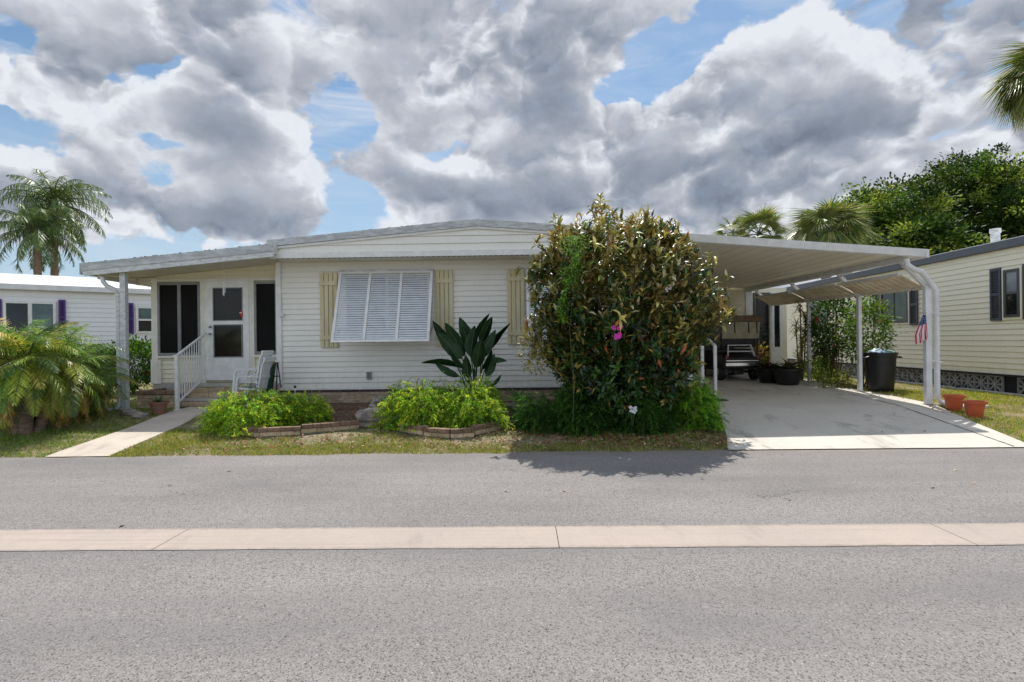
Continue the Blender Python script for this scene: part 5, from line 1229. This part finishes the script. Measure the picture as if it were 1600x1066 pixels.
# climbing fern up the left of the magnolia
random.seed(73); P, D, U = [], [], []
vn = empty('climbing_vine', Vector((at(895, 640, 8.2).x, 8.25, gz(0, 8.25))), 'light green vine climbing the left side of the magnolia', 'vine')
for k in range(2000):
    t_ = random.random(); py = 368+t_*135; w = (20*math.exp(-((t_-.2)/.25)**2)+9)*(.7+.5*math.sin(t_*17)); px = 897-14*t_+7*math.sin(t_*6)+random.gauss(0, w*.5)
    v = at(px, py, 8.42+.22*abs(t_-.5)+random.gauss(0, .10)); P.append(tuple(v)); D.append((random.gauss(0, 1), random.gauss(-.4, .6), random.gauss(-.3, .8))); U.append((random.gauss(0, .5), -.6, 1))
C = palette(len(P), [(.12,.26,.04),(.24,.40,.05),(.07,.17,.03)], jit=.3)
leafcloud('foliage', np.array(P), np.array(D), np.array(U), .05, .018, C, 'leaf_fern', vn, T_LEAF)
ls = [[at(895, 660, 8.45), at(897, 600, 8.4), at(890, 515, 8.42), at(898, 430, 8.36), at(893, 368, 8.4)]]; tubes('stem', ls, .006, .003, 'stem_green', vn, 5)
# pink orchid blooms, white blooms, terrace flowers
def blooms(name, pts, mat, label, r=.035, stem_to=None):
    t = empty(name, pts[0], label, 'flower'); m = MB()
    for p in pts:
        for k in range(6):
            a = k*PI/3+random.random()*.3; d = Vector((math.cos(a), -.25, math.sin(a))); s = Vector((-math.sin(a), 0, math.cos(a))); rr = r*random.uniform(.8, 1.1); m.add([p, p+d*rr*.5+s*rr*.4, p+d*rr, p+d*rr*.5-s*rr*.4], [(0,1,2,3)])
        m.ball(p+Vector((0, -.012, 0)), r*.2, 6, 4)
    m.build('petals', mat, t)
    if stem_to is not None: tubes('stem', [[p+Vector((0, .01, 0)), Vector(stem_to)] for p in pts], .003, .003, 'stem_green', t, 4)
blooms('orchid', [at(958+random.uniform(-3, 14), py+random.uniform(-2, 2), 8.02) for py in (512, 513, 512, 515, 524, 526, 527, 525)], 'petal_pink', 'bright pink orchid blooms hanging in the middle of the magnolia', .034, at(960, 560, 8.3))
blooms('white_blooms', [at(988+random.uniform(-8, 9), 638+random.uniform(-6, 7), 8.42) for _ in range(9)], 'petal_white', 'small white blooms low in the ferns under the magnolia', .028, at(988, 668, 8.5))
blooms('purple_blooms', [at(402, 601, 10.2), at(437, 600, 10.2), at(440, 603, 10.2), at(399, 604, 10.2)], 'petal_purple', 'tiny purple blooms at the top of the left fern mound', .02, at(420, 618, 10.2))
# ---- bird of paradise
def paddle(m, base, tip, w, side, fold=.35, droop=.1):
    base = Vector(base); tip = Vector(tip); d = tip-base; L = d.length; u = d.normalized(); s = Vector(side); s = (s-u*s.dot(u)).normalized(); n = u.cross(s); N = 12; rows = []
    for i in range(N+1):
        t_ = i/N; c = base+d*t_-Vector((0, 0, droop*L*(t_-.2)**2)); ww = w*(math.sin(PI*min(1, t_**.75*.97+.015))**.8)*.5
        ed = 1+.04*math.sin(i*2.1)
        rows.append([c-s*ww*ed+n*ww*fold, c-s*ww*.5+n*ww*fold*.4, c, c+s*ww*.5+n*ww*fold*.4, c+s*ww*ed+n*ww*fold])
    m.add([v for r in rows for v in r], [(i*5+j, i*5+j+1, (i+1)*5+j+1, (i+1)*5+j) for i in range(N) for j in range(4)])
bp = empty('bird_of_paradise', gnd(742, 640), 'dark green bird of paradise plant with big paddle leaves against the siding', 'plant'); root = Vector((at(744, 600, 10.9).x, 10.9, .02)); pet = []
LV = [((735,540),(718,495),.24,11.0),((743,534),(765,489),.22,10.9),((747,549),(797,503),.23,10.8),((726,556),(696,503),.26,10.7),((722,560),(682,517),.27,10.5),((717,574),(658,563),.25,10.6),((718,588),(680,563),.24,10.4),
      ((702,548),(676,500),.2,11.0),((746,562),(774,514),.24,10.6),((760,570),(792,562),.22,10.5),((766,604),(783,584),.2,10.6),((751,536),(769,494),.2,11.1),((735,556),(742,508),.26,10.6),((752,578),(768,545),.22,10.4),((732,590),(728,555),.2,10.5),((741,560),(722,508),.25,10.9),((756,552),(786,520),.22,10.9),((726,575),(700,540),.24,10.3),((760,588),(772,552),.2,10.3),((744,575),(752,528),.24,10.3)]
for i, (b_, t_, w, Y) in enumerate(LV):
    B_ = at(b_[0], b_[1], Y); T_ = at(t_[0], t_[1], Y-(.15 if i % 2 else -.1)); m = MB(); paddle(m, B_, T_, w, (math.cos(i*1.7)*.6+.5, math.sin(i*2.3)*.5, .25), fold=.45, droop=.12 if i in (5, 6, 9) else .04)
    o = m.build('leaf', 'bop_leaf', bp, smooth=True)
    r = root+Vector((random.uniform(-.08, .08), random.uniform(-.05, .05), 0)); pet.append([r, r.lerp(B_, .5)+Vector((0, 0, .06)), B_, B_.lerp(T_, .9)-Vector((0, 0, .01))])
tubes('petiole', pet, .016, .005, 'stem_green', bp, 6)
# ---- strap leaf lily in a stone bowl
lc = Vector((at(817, 640, 9.9).x, 9.9, gz(1, 9.9))); lb = empty('stone_bowl', lc, 'wide shallow stone bowl beside the dark ferns left of the magnolia', 'planter'); m = MB()
m.lathe(lc, [(.001, 0), (.12, 0), (.14, .06), (.10, .10), (.20, .16), (.30, .26), (.315, .28), (.28, .28), (.20, .2), (.001, .19)], 28); m.build('bowl', 'bowl_stone', lb, smooth=True)
spiky('lily_plant', lc+Vector((-.06, 0, .24)), 22, .36, .05, [(.12,.26,.06),(.35,.45,.25),(.07,.18,.05)], 'strap leaved lily with pale edged leaves growing in the stone bowl', 81, .35, 1.45, 1.3, mat='leaf')
# ---- low brick borders, rocks
def border(pts, rows, label):
    t = empty('brick_border', (pts[0][0], pts[0][1], 0), label, 'garden edging', 'brick borders of the front bed'); b = MB(); mo = MB(); cp_ = MB()
    for a, c in zip(pts[:-1], pts[1:]):
        z = gz(0, (a[1]+c[1])/2)+.015; bricks(b, (a[0], a[1]), (c[0], c[1]), z, rows, h=.062, L=.26, depth=.10, joint=.009, mortar=mo)
        bricks(cp_, (a[0], a[1]), (c[0], c[1]), z+rows*.071, 1, h=.058, L=.17, depth=.13, joint=.009)
    b.build('brick_row', 'brick_tan', t); mo.build('mortar_bed', 'mortar', t); cp_.build('cap_row', 'brick_cap', t)
q = [gnd(*p) for p in ((362, 676), (398, 684), (470, 680), (560, 669))]; border([(v.x, v.y) for v in q], 1, 'low curved tan brick border around the left fern mound')
q = [gnd(*p) for p in ((628, 674), (665, 682), (704, 686), (740, 683), (786, 668))]; border([(v.x, v.y) for v in q], 1, 'low curved tan brick border around the right fern mound')
def rock(c, r, label, seed):
    random.seed(seed); rng = np.random.default_rng(seed); m = MB(); n, mm = 22, 14; vs = []; ph = rng.uniform(0, 6, 12)
    for i in range(mm+1):
        th = PI*i/mm
        for k in range(n):
            a = 2*PI*k/n; d = Vector((math.sin(th)*math.cos(a), math.sin(th)*math.sin(a), math.cos(th)))
            j = 1+.16*math.sin(3*d.x+ph[0]+2*d.z)+.12*math.sin(6*d.y+ph[1])+.10*math.sin(8*d.z+ph[2]+3*d.x)+.05*math.sin(15*d.x+ph[3])+.05*math.sin(17*d.z+ph[4])
            vs.append(Vector(c)+Vector((d.x*r[0]*j, d.y*r[1]*j, d.z*r[2]*j)))
    m.add(vs, [(i*n+k, (i+1)*n+k, (i+1)*n+(k+1)%n, i*n+(k+1)%n) for i in range(mm) for k in range(n)])
    o = m.build('rock', 'rock'); tag(o, label, 'rock', 'rocks between the brick borders')
v = gnd(578, 668); rock((v.x, v.y+.2, v.z+.12), (.27, .2, .19), 'largest pitted rock at the right end of the left brick border', 1)
v = gnd(612, 668); rock((v.x, v.y+.12, v.z+.05), (.20, .13, .11), 'low pale rock between the large rock and the right brick border', 2)
v = gnd(590, 645); rock((v.x, v.y+.15, v.z+.12), (.19, .14, .15), 'rounded rock behind the largest one by the fern mound', 3)
v = gnd(800, 668); rock((v.x, v.y+.1, v.z+.03), (.16, .1, .06), 'flat rock left of the dark ferns', 4)
for i, (px, py, w, lab) in enumerate(((196, 645, .2, 'white limestone lump beside the porch post foot'), (214, 650, .15, 'white limestone lump nearest the terracotta pot'))):
    v = gnd(px+4, py+4); rock((v.x, v.y+.05, v.z+.03), (w, .12, .07), lab, 11+i)
# ---- planted pot by the steps
v = gnd(241, 651); pc = Vector((v.x, v.y+.14, gz(v.x, v.y)+.005)); pot('terracotta_pot', pc, .17, .26, 'terracotta_dark', 'weathered dark terracotta pot beside the entry walkway')
spiky('potted_succulent', pc+Vector((0, 0, .22)), 22, .17, .035, [(.10,.15,.08),(.25,.25,.2),(.05,.10,.04)], 'small grey green succulent in the weathered pot', 91, .5, 1.5, .8, mat='leaf')
# ---- white stacking chairs facing left
def chair(c, label):
    t = empty('plastic_chair', c, label, 'chair', 'stacked white plastic chairs'); Cx = lambda x, y, z: Vector(c)+Vector((x, y, z))
    for s in (-1, 1):
        m = MB(); pth = [Cx(-.27, .27*s, 0), Cx(-.235, .26*s, .3), Cx(-.215, .255*s, .55), Cx(-.18, .255*s, .62), Cx(-.10, .25*s, .645), Cx(.08, .245*s, .64), Cx(.20, .24*s, .62)]
        for a, b in zip(pth[:-1], pth[1:]): m.bar(a, b+(b-a)*.08, .05, .03 if abs((b-a).z) < .05 else .045)
        m.build('arm', 'plastic_white', t, bevel=.008)
        m = MB(); m.bar(Cx(.28, .24*s, 0), Cx(.20, .22*s, .42), .045, .04); m.build('leg', 'plastic_white', t, bevel=.008)
    m = MB(); m.prism([Cx(-.24, -.23, .41), Cx(-.20, -.23, .43), Cx(.0, -.23, .405), Cx(.2, -.23, .40), Cx(.2, -.23, .375), Cx(0, -.23, .38), Cx(-.22, -.23, .385)], (0, .46, 0)); m.build('seat', 'plastic_white', t, bevel=.006)
    m = MB()
    for k in range(7):
        y = -.2+.4*k/6
        for (x0_, z0_), (x1_, z1_) in (((.19, .40), (.235, .62)), ((.235, .62), (.27, .85)), ((.27, .85), (.335, 1.0))): m.bar(Cx(x0_, y, z0_), Cx(x1_, y, z1_), .035, .018, up=(-1, 0, .3))
    m.bar(Cx(.315, -.235, .96), Cx(.315, .235, .96), .03, .09); m.bar(Cx(.24, -.235, .62), Cx(.24, .235, .62), .025, .05)
    for s in (-1, 1): m.bar(Cx(.19, .225*s, .40), Cx(.27, .225*s, .85), .03, .03); m.bar(Cx(.27, .225*s, .85), Cx(.33, .225*s, .99), .03, .03)
    m.build('backrest', 'plastic_white', t, bevel=.004)
cc = at(397, 640, 11.25); cz0 = gz(0, 11.3)+.08
chair(Vector((cc.x, 11.22, cz0)), 'upper white plastic chair of the stack beside the entry steps'); ch2 = [o for o in COL.objects if o.name.startswith('plastic_chair')][0]
ch2.location.z += .075; ch2.location.x -= .02
chair(Vector((cc.x+.02, 11.22, cz0-.06)), 'lower white plastic chair of the stack beside the entry steps')
# folded green camp chair behind them
fc = empty('folded_chair', at(428, 612, 11.45), 'dark green folded camp chair with black legs leaning near the corner trim', 'folding chair')
m = MB(); m.tube([at(420, 614, 11.4), at(421, 595, 11.42), at(427, 568, 11.46)], [.05, .065, .045], 10); m.build('fabric', 'dark_green_fabric', fc, smooth=True)
m = MB(); m.tube([at(425, 571, 11.44), at(427.5, 563, 11.46)], [.04, .03], 8); m.build('cap', 'tan_fabric', fc)
for a, b in (((431, 567), (425, 614)), ((434, 567), (439, 606)), ((433, 567), (432, 612))):
    m = MB(); m.tube([at(*a, 11.5), at(*b, 11.4)], .012, 6); m.build('leg', 'black_plastic', fc)
m = MB(); m.bar(at(428, 588, 11.45), at(437, 588, 11.45), .015, .02); m.bar(at(428, 567, 11.5), at(436, 567, 11.5), .03, .02); m.build('crossbar', 'black_plastic', fc)
# small path light
pl_ = empty('path_light', at(461, 616, 10.9), 'tiny white stake light with black cap before the brick skirt', 'garden light'); m = MB(); m.tube([at(461, 622, 10.9), at(461, 606, 10.9)], .010, 8); m.build('stake', 'white_paint', pl_); m = MB(); a = at(461, 606, 10.9); m.lathe(a, [(.001, -.005), (.022, -.005), (.024, .03), (.012, .045), (.001, .046)], 12); m.build('cap', 'black_plastic', pl_)
# wand/hose end lying by the neighbour's footing
v0 = gnd(1500, 608); hz = empty('sprinkler', v0, 'small black and silver sprinkler lying by the breeze block skirt', 'sprinkler'); m = MB(); m.ball(v0+Vector((-.05, 0, .05)), .05, 10, 6); m.build('head', 'black_plastic', hz, smooth=True); m = MB(); m.tube([v0+Vector((-.02, 0, .07)), v0+Vector((.25, .05, .14))], .014, 8); m.build('arm', 'chrome', hz)

# ================================================================== GRASS AND LITTER
def inside_walk(x, y):
    ys = [v.y for v in LW]; return (np.interp(y, ys, [v.x for v in LW])-.0 < x) & (x < np.interp(y, ys, [v.x for v in RW]))
NB = 150000; X = []; Y = []
def patch(n, x0, x1, y0, y1, pw=1.0):
    x = RNG.uniform(x0, x1, n); y = y0+(y1-y0)*RNG.uniform(0, 1, n)**pw; X.append(x); Y.append(y)
patch(62000, -5.8, 3.2, 7.84, 9.6, 1.1); patch(56000, -13, -5.0, 7.84, 12.5, 1.3); patch(26000, -16, -6.6, 12, 20); patch(38000, 7.0, 10.45, 7.95, 13.5, 1.2); patch(9000, 7.8, 10.5, 13, 22); patch(6000, 6.8, 14, 7.9, 9.6)
X = np.concatenate(X); Y = np.concatenate(Y)
ed = np.array([redge(x) for x in X]); ok = Y > ed-.035+.05*np.sin(X*3.7)*np.sin(X*1.3+1)-.02*np.sin(X*13)+RNG.normal(0, .025, len(Y))
ok &= ~inside_walk(X, Y); dl = np.interp(Y, [7.9, 8.6, 10.4, 10.8, 18.2], [2.82, 3.06, 3.55, 3.55, 3.5]); dr = np.interp(Y, [7.9, 9.6, 10.8, 11.4, 18.2], [7.0, 7.38, 7.72, 7.78, 7.78])
ok &= ~((X > dl+.0) & (X < dr-.0)); ok &= ~((X > -5.6) & (X < 3.4) & (Y > 9.3)); ok &= ~((X > -7.4) & (X < -5) & (Y > 11.4))
# worn, patchy turf: thin towards the bed, lush under the palms
nz = np.sin(X*1.9+np.sin(Y*2.7)*1.4)+np.sin(Y*3.3+X*.8+2)+.7*np.sin(X*5.3-Y*4.1)+.6*np.sin(X*11+Y*7)
front = (X > -5.9) & (X < 3.3)
dens = np.where(front, .26+.24*nz+np.where(Y < 8.35, .50, 0)-np.where(Y > 8.9, .15, 0), .85+.1*nz); dens = np.where((X > 7) & (Y < 10), dens-.2, dens)
ok &= RNG.uniform(0, 1, len(X)) < dens
X, Y, nz, front = X[ok], Y[ok], nz[ok], front[ok]; Zg = np.array([gz(x, y) for x, y in zip(X, Y)]); n = len(X); print('grass', n)
P = np.stack([X, Y, Zg-.004], 1); D = np.stack([RNG.normal(0, .6, n), RNG.normal(0, .6, n), np.ones(n)], 1); U = rdir(n)
C = palette(n, [(.18,.29,.035),(.28,.36,.05),(.12,.21,.03),(.44,.40,.11),(.50,.40,.20)], [.3,.28,.14,.18,.10])
dry = RNG.uniform(0, 1, n) < np.where(front, .38, .10)+np.clip(-nz*.1, 0, .3); C[dry] = palette(int(dry.sum()), [(.42,.34,.17),(.36,.27,.13),(.30,.28,.08)])
lush = (X < -6.0) & ~dry; C[lush] *= A3(.72, .95, .8); sunny = X > 7; C[sunny] *= A3(1.15, 1.1, .9)  # right lawn blades brightened: sunlight put into their tint
grass = leafcloud('grass', P, D, U, np.where(Y < 8.2, .05, .06)*RNG.uniform(.5, 1.3, n), .008, np.clip(C, 0, 1), 'grass_blade', None, T_STRIP, 2.0); tag(grass, kind='stuff')
# broadleaf weeds in the turf
n = 5200; X = RNG.uniform(-9, 3, n); Y = 7.95+RNG.uniform(0, 1, n)**1.2*1.5; ok = ~inside_walk(X, Y) & (X < 2.9); X, Y = X[ok], Y[ok]; n = len(X)
P = np.stack([X, Y, [gz(a, b)+.005 for a, b in zip(X, Y)]], 1); D = np.stack([RNG.normal(0, 1, n), RNG.normal(0, 1, n), RNG.uniform(.1, .7, n)], 1)
o = leafcloud('weeds', P, D, A3(0, 0, 1)+RNG.normal(0, .3, (n, 3)), .04*RNG.uniform(.6, 1.4, n), .02, palette(n, [(.08,.18,.03),(.14,.25,.04),(.20,.24,.06)]), 'leaf', None, T_LEAF); tag(o, kind='stuff')
# dry leaves: thick under the magnolia and in the bed, a few blown on to road and drive
X = np.concatenate([np.minimum(RNG.normal(1.5, .9, 900), 2.9+RNG.normal(0,.1,900)), RNG.uniform(-5, 3, 900), RNG.uniform(-3.6, -1.6, 900), RNG.uniform(3.2, 6.8, 9), RNG.uniform(-8, 7, 14), RNG.uniform(7.3, 9, 120)])
Y = np.concatenate([RNG.normal(8.5, .35, 900), RNG.uniform(8.1, 9.5, 900), RNG.uniform(9.6, 11.8, 900), RNG.uniform(8.1, 13, 9), RNG.uniform(4.8, 7.8, 14), RNG.uniform(8.3, 12.8, 120)])
ok = (Y > 8.02) | (np.arange(len(X)) > 2700); X, Y = X[ok], Y[ok]; n = len(X); P = np.stack([X, Y, [gz(a, b)+.028 for a, b in zip(X, Y)]], 1); on = (X > 2.9) & (Y > 7.9); P[~on & (Y < 7.9), 2] = -.243
o = leafcloud('leaf_litter', P, np.stack([RNG.normal(0, 1, n), RNG.normal(0, 1, n), RNG.normal(0, .18, n)], 1), A3(0, 0, 1)+RNG.normal(0, .25, (n, 3)), .07*RNG.uniform(.4, 1.2, n), .028, palette(n, [(.28,.16,.09),(.36,.23,.14),(.20,.12,.08),(.42,.32,.22),(.30,.11,.06)]), 'litter', None, T_LONG, 1.0); tag(o, kind='stuff')
# ================================================================== SKY, SUN, CAMERA
SUN_EL = math.radians(60); SUN_AZ = math.atan2(.2, 1)
w = bpy.data.worlds.new('World'); scene.world = w; w.use_nodes = True; t = NT(w.node_tree)
out = t.n('ShaderNodeOutputWorld'); bg = t.n('ShaderNodeBackground'); t.link(bg.outputs[0], out.inputs[0])
sky = t.n('ShaderNodeTexSky', _sky_type='NISHITA'); sky.sun_disc = False; sky.sun_elevation = SUN_EL; sky.sun_rotation = SUN_AZ; sky.air_density = 1.0; sky.dust_density = .6; sky.ozone_density = 1.5
SKYS = .12
d = t.n('ShaderNodeTexCoord').outputs['Generated']
sx = t.n('ShaderNodeSeparateXYZ'); t.link(d, sx.inputs[0])
az = t.math('ARCTAN2', sx.outputs[0], sx.outputs[1]); el = t.math('ARCSINE', sx.outputs[2])
cb = t.n('ShaderNodeCombineXYZ'); t.link(az, cb.inputs[0]); t.link(el, cb.inputs[1]); ae = cb.outputs[0]
def pe(px, py):
    r = ray(px, py).normalized(); return (math.atan2(r.x, r.y), math.asin(r.z), 0)
dv = t.vmath('MULTIPLY', d, (1, 1, 1.35))
warp = t.noise(dv, 5, 5, .6, out=1); wv = t.vmath('SCALE', t.vmath('SUBTRACT', warp, (.5, .5, .5)), .16)
aew = t.vmath('ADD', ae, wv)
def blob(px, py, rx, ry, src=None):
    c = pe(px, py); k = math.cos(c[0]) if abs(c[0]) < 1.2 else .5
    u = t.vmath('SUBTRACT', src or aew, c); u = t.vmath('MULTIPLY', u, (889/rx/max(k*k, .3)*1.0, 889/ry/max(k, .4), 0)); l = t.vmath('LENGTH', u, out=1)
    return t.mr(l, 0, 1.0, 1, 0, smooth=True)
def summ(lst, src=None):
    acc = None
    for (px, py, rx, ry, w_) in lst:
        v = t.math('MULTIPLY', blob(px, py, rx, ry, src), w_); acc = v if acc is None else t.math('ADD', acc, v)
    return acc
# coverage: positive adds cloud, negative opens blue
COV = [(330,60,330,170,.5),(130,150,190,75,.42),(380,240,250,150,.5),(60,300,190,120,.42),(330,330,300,70,.4),(690,140,150,150,.5),(860,60,240,150,.6),(860,210,200,170,.5),(780,300,330,90,.45),(1350,170,480,230,.75),(1100,260,300,130,.5),(1150,80,120,90,.15),(640,30,300,60,.2),(200,340,140,60,.3),(980,190,120,90,.3),(620,300,160,60,.3),(780,310,280,70,.35),(1150,330,320,80,.55),(350,365,260,45,.4),(60,330,150,90,.35),(1480,270,200,70,.3),(545,190,62,120,-.45),(60,218,150,24,-.4),(235,262,80,50,-.35),(1040,100,90,40,-.4),
       (20,80,90,60,-.3),(260,212,190,32,-.62),(540,150,60,90,-.45),(545,325,110,45,-.4),(1000,110,110,50,-.62),(1070,60,100,55,-.55),(965,135,80,40,-.45),(690,262,100,40,-.42),(300,300,60,40,-.2),(15,215,70,30,-.4),(1440,212,80,22,-.3),(150,125,90,16,-.25),(690,340,60,40,-.25),(1190,30,50,40,-.25),(480,390,150,30,-.1)]
cov = summ(COV)
def puff(vec, sc, det=6.):
    nd = t.n('ShaderNodeTexNoise'); nd.noise_type = 'RIDGED_MULTIFRACTAL'; nd.normalize = True; t.link(vec, nd.inputs['Vector'])
    nd.inputs['Scale'].default_value = sc; nd.inputs['Detail'].default_value = det; nd.inputs['Roughness'].default_value = .5; nd.inputs['Lacunarity'].default_value = 2.1
    nd.inputs['Offset'].default_value = .9; nd.inputs['Gain'].default_value = 1.6
    return t.math('SUBTRACT', 1., nd.outputs[0])
fw = t.vmath('SCALE', t.vmath('SUBTRACT', t.noise(dv, 7, 4, .6, out=1), (.5, .5, .5)), .10); dw = t.vmath('ADD', dv, fw)
def field(vec):
    n1 = t.noise(vec, 4.6, 8, .60, .15); n2 = t.noise(vec, 1.9, 2, .5)
    return t.math('ADD', t.math('MULTIPLY', t.math('SUBTRACT', n1, .5), 1.9), t.math('MULTIPLY', t.math('SUBTRACT', n2, .5), .7))
f0 = field(dv); f1 = field(t.vmath('ADD', dv, (.0, .0, .03)))
p0 = puff(dw, 3.8); p1 = puff(t.vmath('ADD', dw, (.008, 0, .020)), 3.8)
F = t.math('ADD', t.math('ADD', f0, cov), t.math('MULTIPLY', t.math('SUBTRACT', p0, .10), .8))
dens = t.math('MULTIPLY', t.mr(F, -.02, .20, 0, 1, smooth=True), t.mr(t.noise(dv, 24, 5, .7), .25, .5, .82, 1))
# billow relief lit from above
rel = t.math('ADD', t.math('MULTIPLY', t.math('SUBTRACT', f0, f1), .6), t.math('MULTIPLY', t.math('SUBTRACT', p0, p1), 1.5))
DK = [(340,70,230,110,.62),(110,170,160,50,.5),(370,190,170,90,.5),(400,350,230,45,.5),(690,200,75,65,.4),(850,110,150,150,.8),(860,180,110,70,.6),(770,320,260,60,.4),(1170,280,240,80,.55),(1390,200,240,110,.5),(1290,50,200,60,.45),(1040,290,200,80,.45),(1390,20,130,60,.5),(60,330,120,50,.25),(1090,160,140,60,.2),(900,300,200,60,.35),
      (440,130,60,90,-.5),(480,210,60,70,-.5),(640,110,60,70,-.4),(1200,90,200,60,-.5),(1500,90,140,80,-.45),(960,170,60,50,-.4),(300,280,130,40,-.3),(1130,205,90,28,-.5),(90,250,130,40,-.4),(970,20,90,60,-.3),(1250,150,150,30,-.35),(1130,360,300,25,-.5),(300,385,300,20,-.4)]
dk = summ(DK)
thick = t.mr(F, .05, 1.1, -.12, .42)
sh = t.math('SUBTRACT', t.math('ADD', t.math('MULTIPLY', t.math('MINIMUM', dk, 1.15), .44), thick), rel)
soft = t.math('MULTIPLY', t.math('SUBTRACT', t.noise(dv, 6, 4, .5), .5), .35)
sh = t.math('ADD', t.math('ADD', sh, soft), .20)
sh = t.mr(sh, 0, 1.25, 0, 1)
cc = t.ramp(sh, [(0, (.73,.755,.81)), (.17, (.58,.605,.66)), (.34, (.43,.455,.515)), (.56, (.30,.335,.40)), (.8, (.22,.255,.32)), (1, (.17,.20,.26))])
# thin high cirrus veil
cn = t.noise(t.vmath('MULTIPLY', t.vmath('ADD', d, (0, 0, 0)), (3.2, 1.5, 13)), 1.7, 7, .62, .8)
ve = t.math('MULTIPLY', t.mr(cn, .42, .72, 0, .85), t.math('ADD', t.math('ADD', blob(560, 110, 230, 130), blob(620, 40, 330, 80)), t.math('ADD', t.math('MULTIPLY', blob(80, 60, 200, 120), .9), .38)), clamp=True)
hz = t.mr(el, .0, .40, 1.0, 0)       # milky air low in the sky
skyc = t.mix(1., sky.outputs[0], (SKYS*.74, SKYS*.86, SKYS*.88, 1), 'MULTIPLY')
skyc = t.mix(t.math('MULTIPLY', hz, .85), skyc, (.44, .56, .70, 1))
skyc = t.mix(ve, skyc, (.72, .75, .80, 1))
low = t.mr(el, -.01, .02, 0, 1)
fb = t.mr(sx.outputs[1], -.25, .45, 1.55, 1.0)      # clouds opposite the sun are front lit, boosted to brighten the house front
fin = t.mix(dens, skyc, t.vmath('SCALE', cc, fb))
t.link(fin, bg.inputs[0]); bg.inputs[1].default_value = 1.0
try: w.cycles.sampling_method = 'MANUAL'; w.cycles.sample_map_resolution = 512
except Exception: pass
sd = Vector((math.sin(SUN_AZ)*math.cos(SUN_EL), math.cos(SUN_AZ)*math.cos(SUN_EL), math.sin(SUN_EL)))
sl_ = bpy.data.lights.new('sun', 'SUN'); sl_.energy = 4.2; sl_.angle = math.radians(.55); sl_.color = (1, .955, .89)
so_ = bpy.data.objects.new('sun', sl_); COL.objects.link(so_); so_.rotation_euler = sd.to_track_quat('Z', 'Y').to_euler(); so_.location = (3, 20, 30)
cam = bpy.data.cameras.new('camera'); co = bpy.data.objects.new('camera', cam); COL.objects.link(co); scene.camera = co
cam.sensor_width = 36; cam.lens = FPX/1600*36; cam.clip_end = 5000; cam.clip_start = .05
R0 = Vector((math.cos(YAW), math.sin(YAW), 0)); U0 = Vector((0, 0, 1)); Fw = Vector((-math.sin(YAW), math.cos(YAW), 0))
cr = R0*math.cos(ROLL)-U0*math.sin(ROLL); cu = U0*math.cos(ROLL)+R0*math.sin(ROLL)
co.matrix_world = Matrix(((cr.x, cu.x, -Fw.x, 0), (cr.y, cu.y, -Fw.y, 0), (cr.z, cu.z, -Fw.z, EYE), (0, 0, 0, 1)))
vs = scene.view_settings; vs.view_transform = 'Standard'; vs.look = 'None'; vs.exposure = 0.14; vs.gamma = 1
scene.render.engine = 'CYCLES'
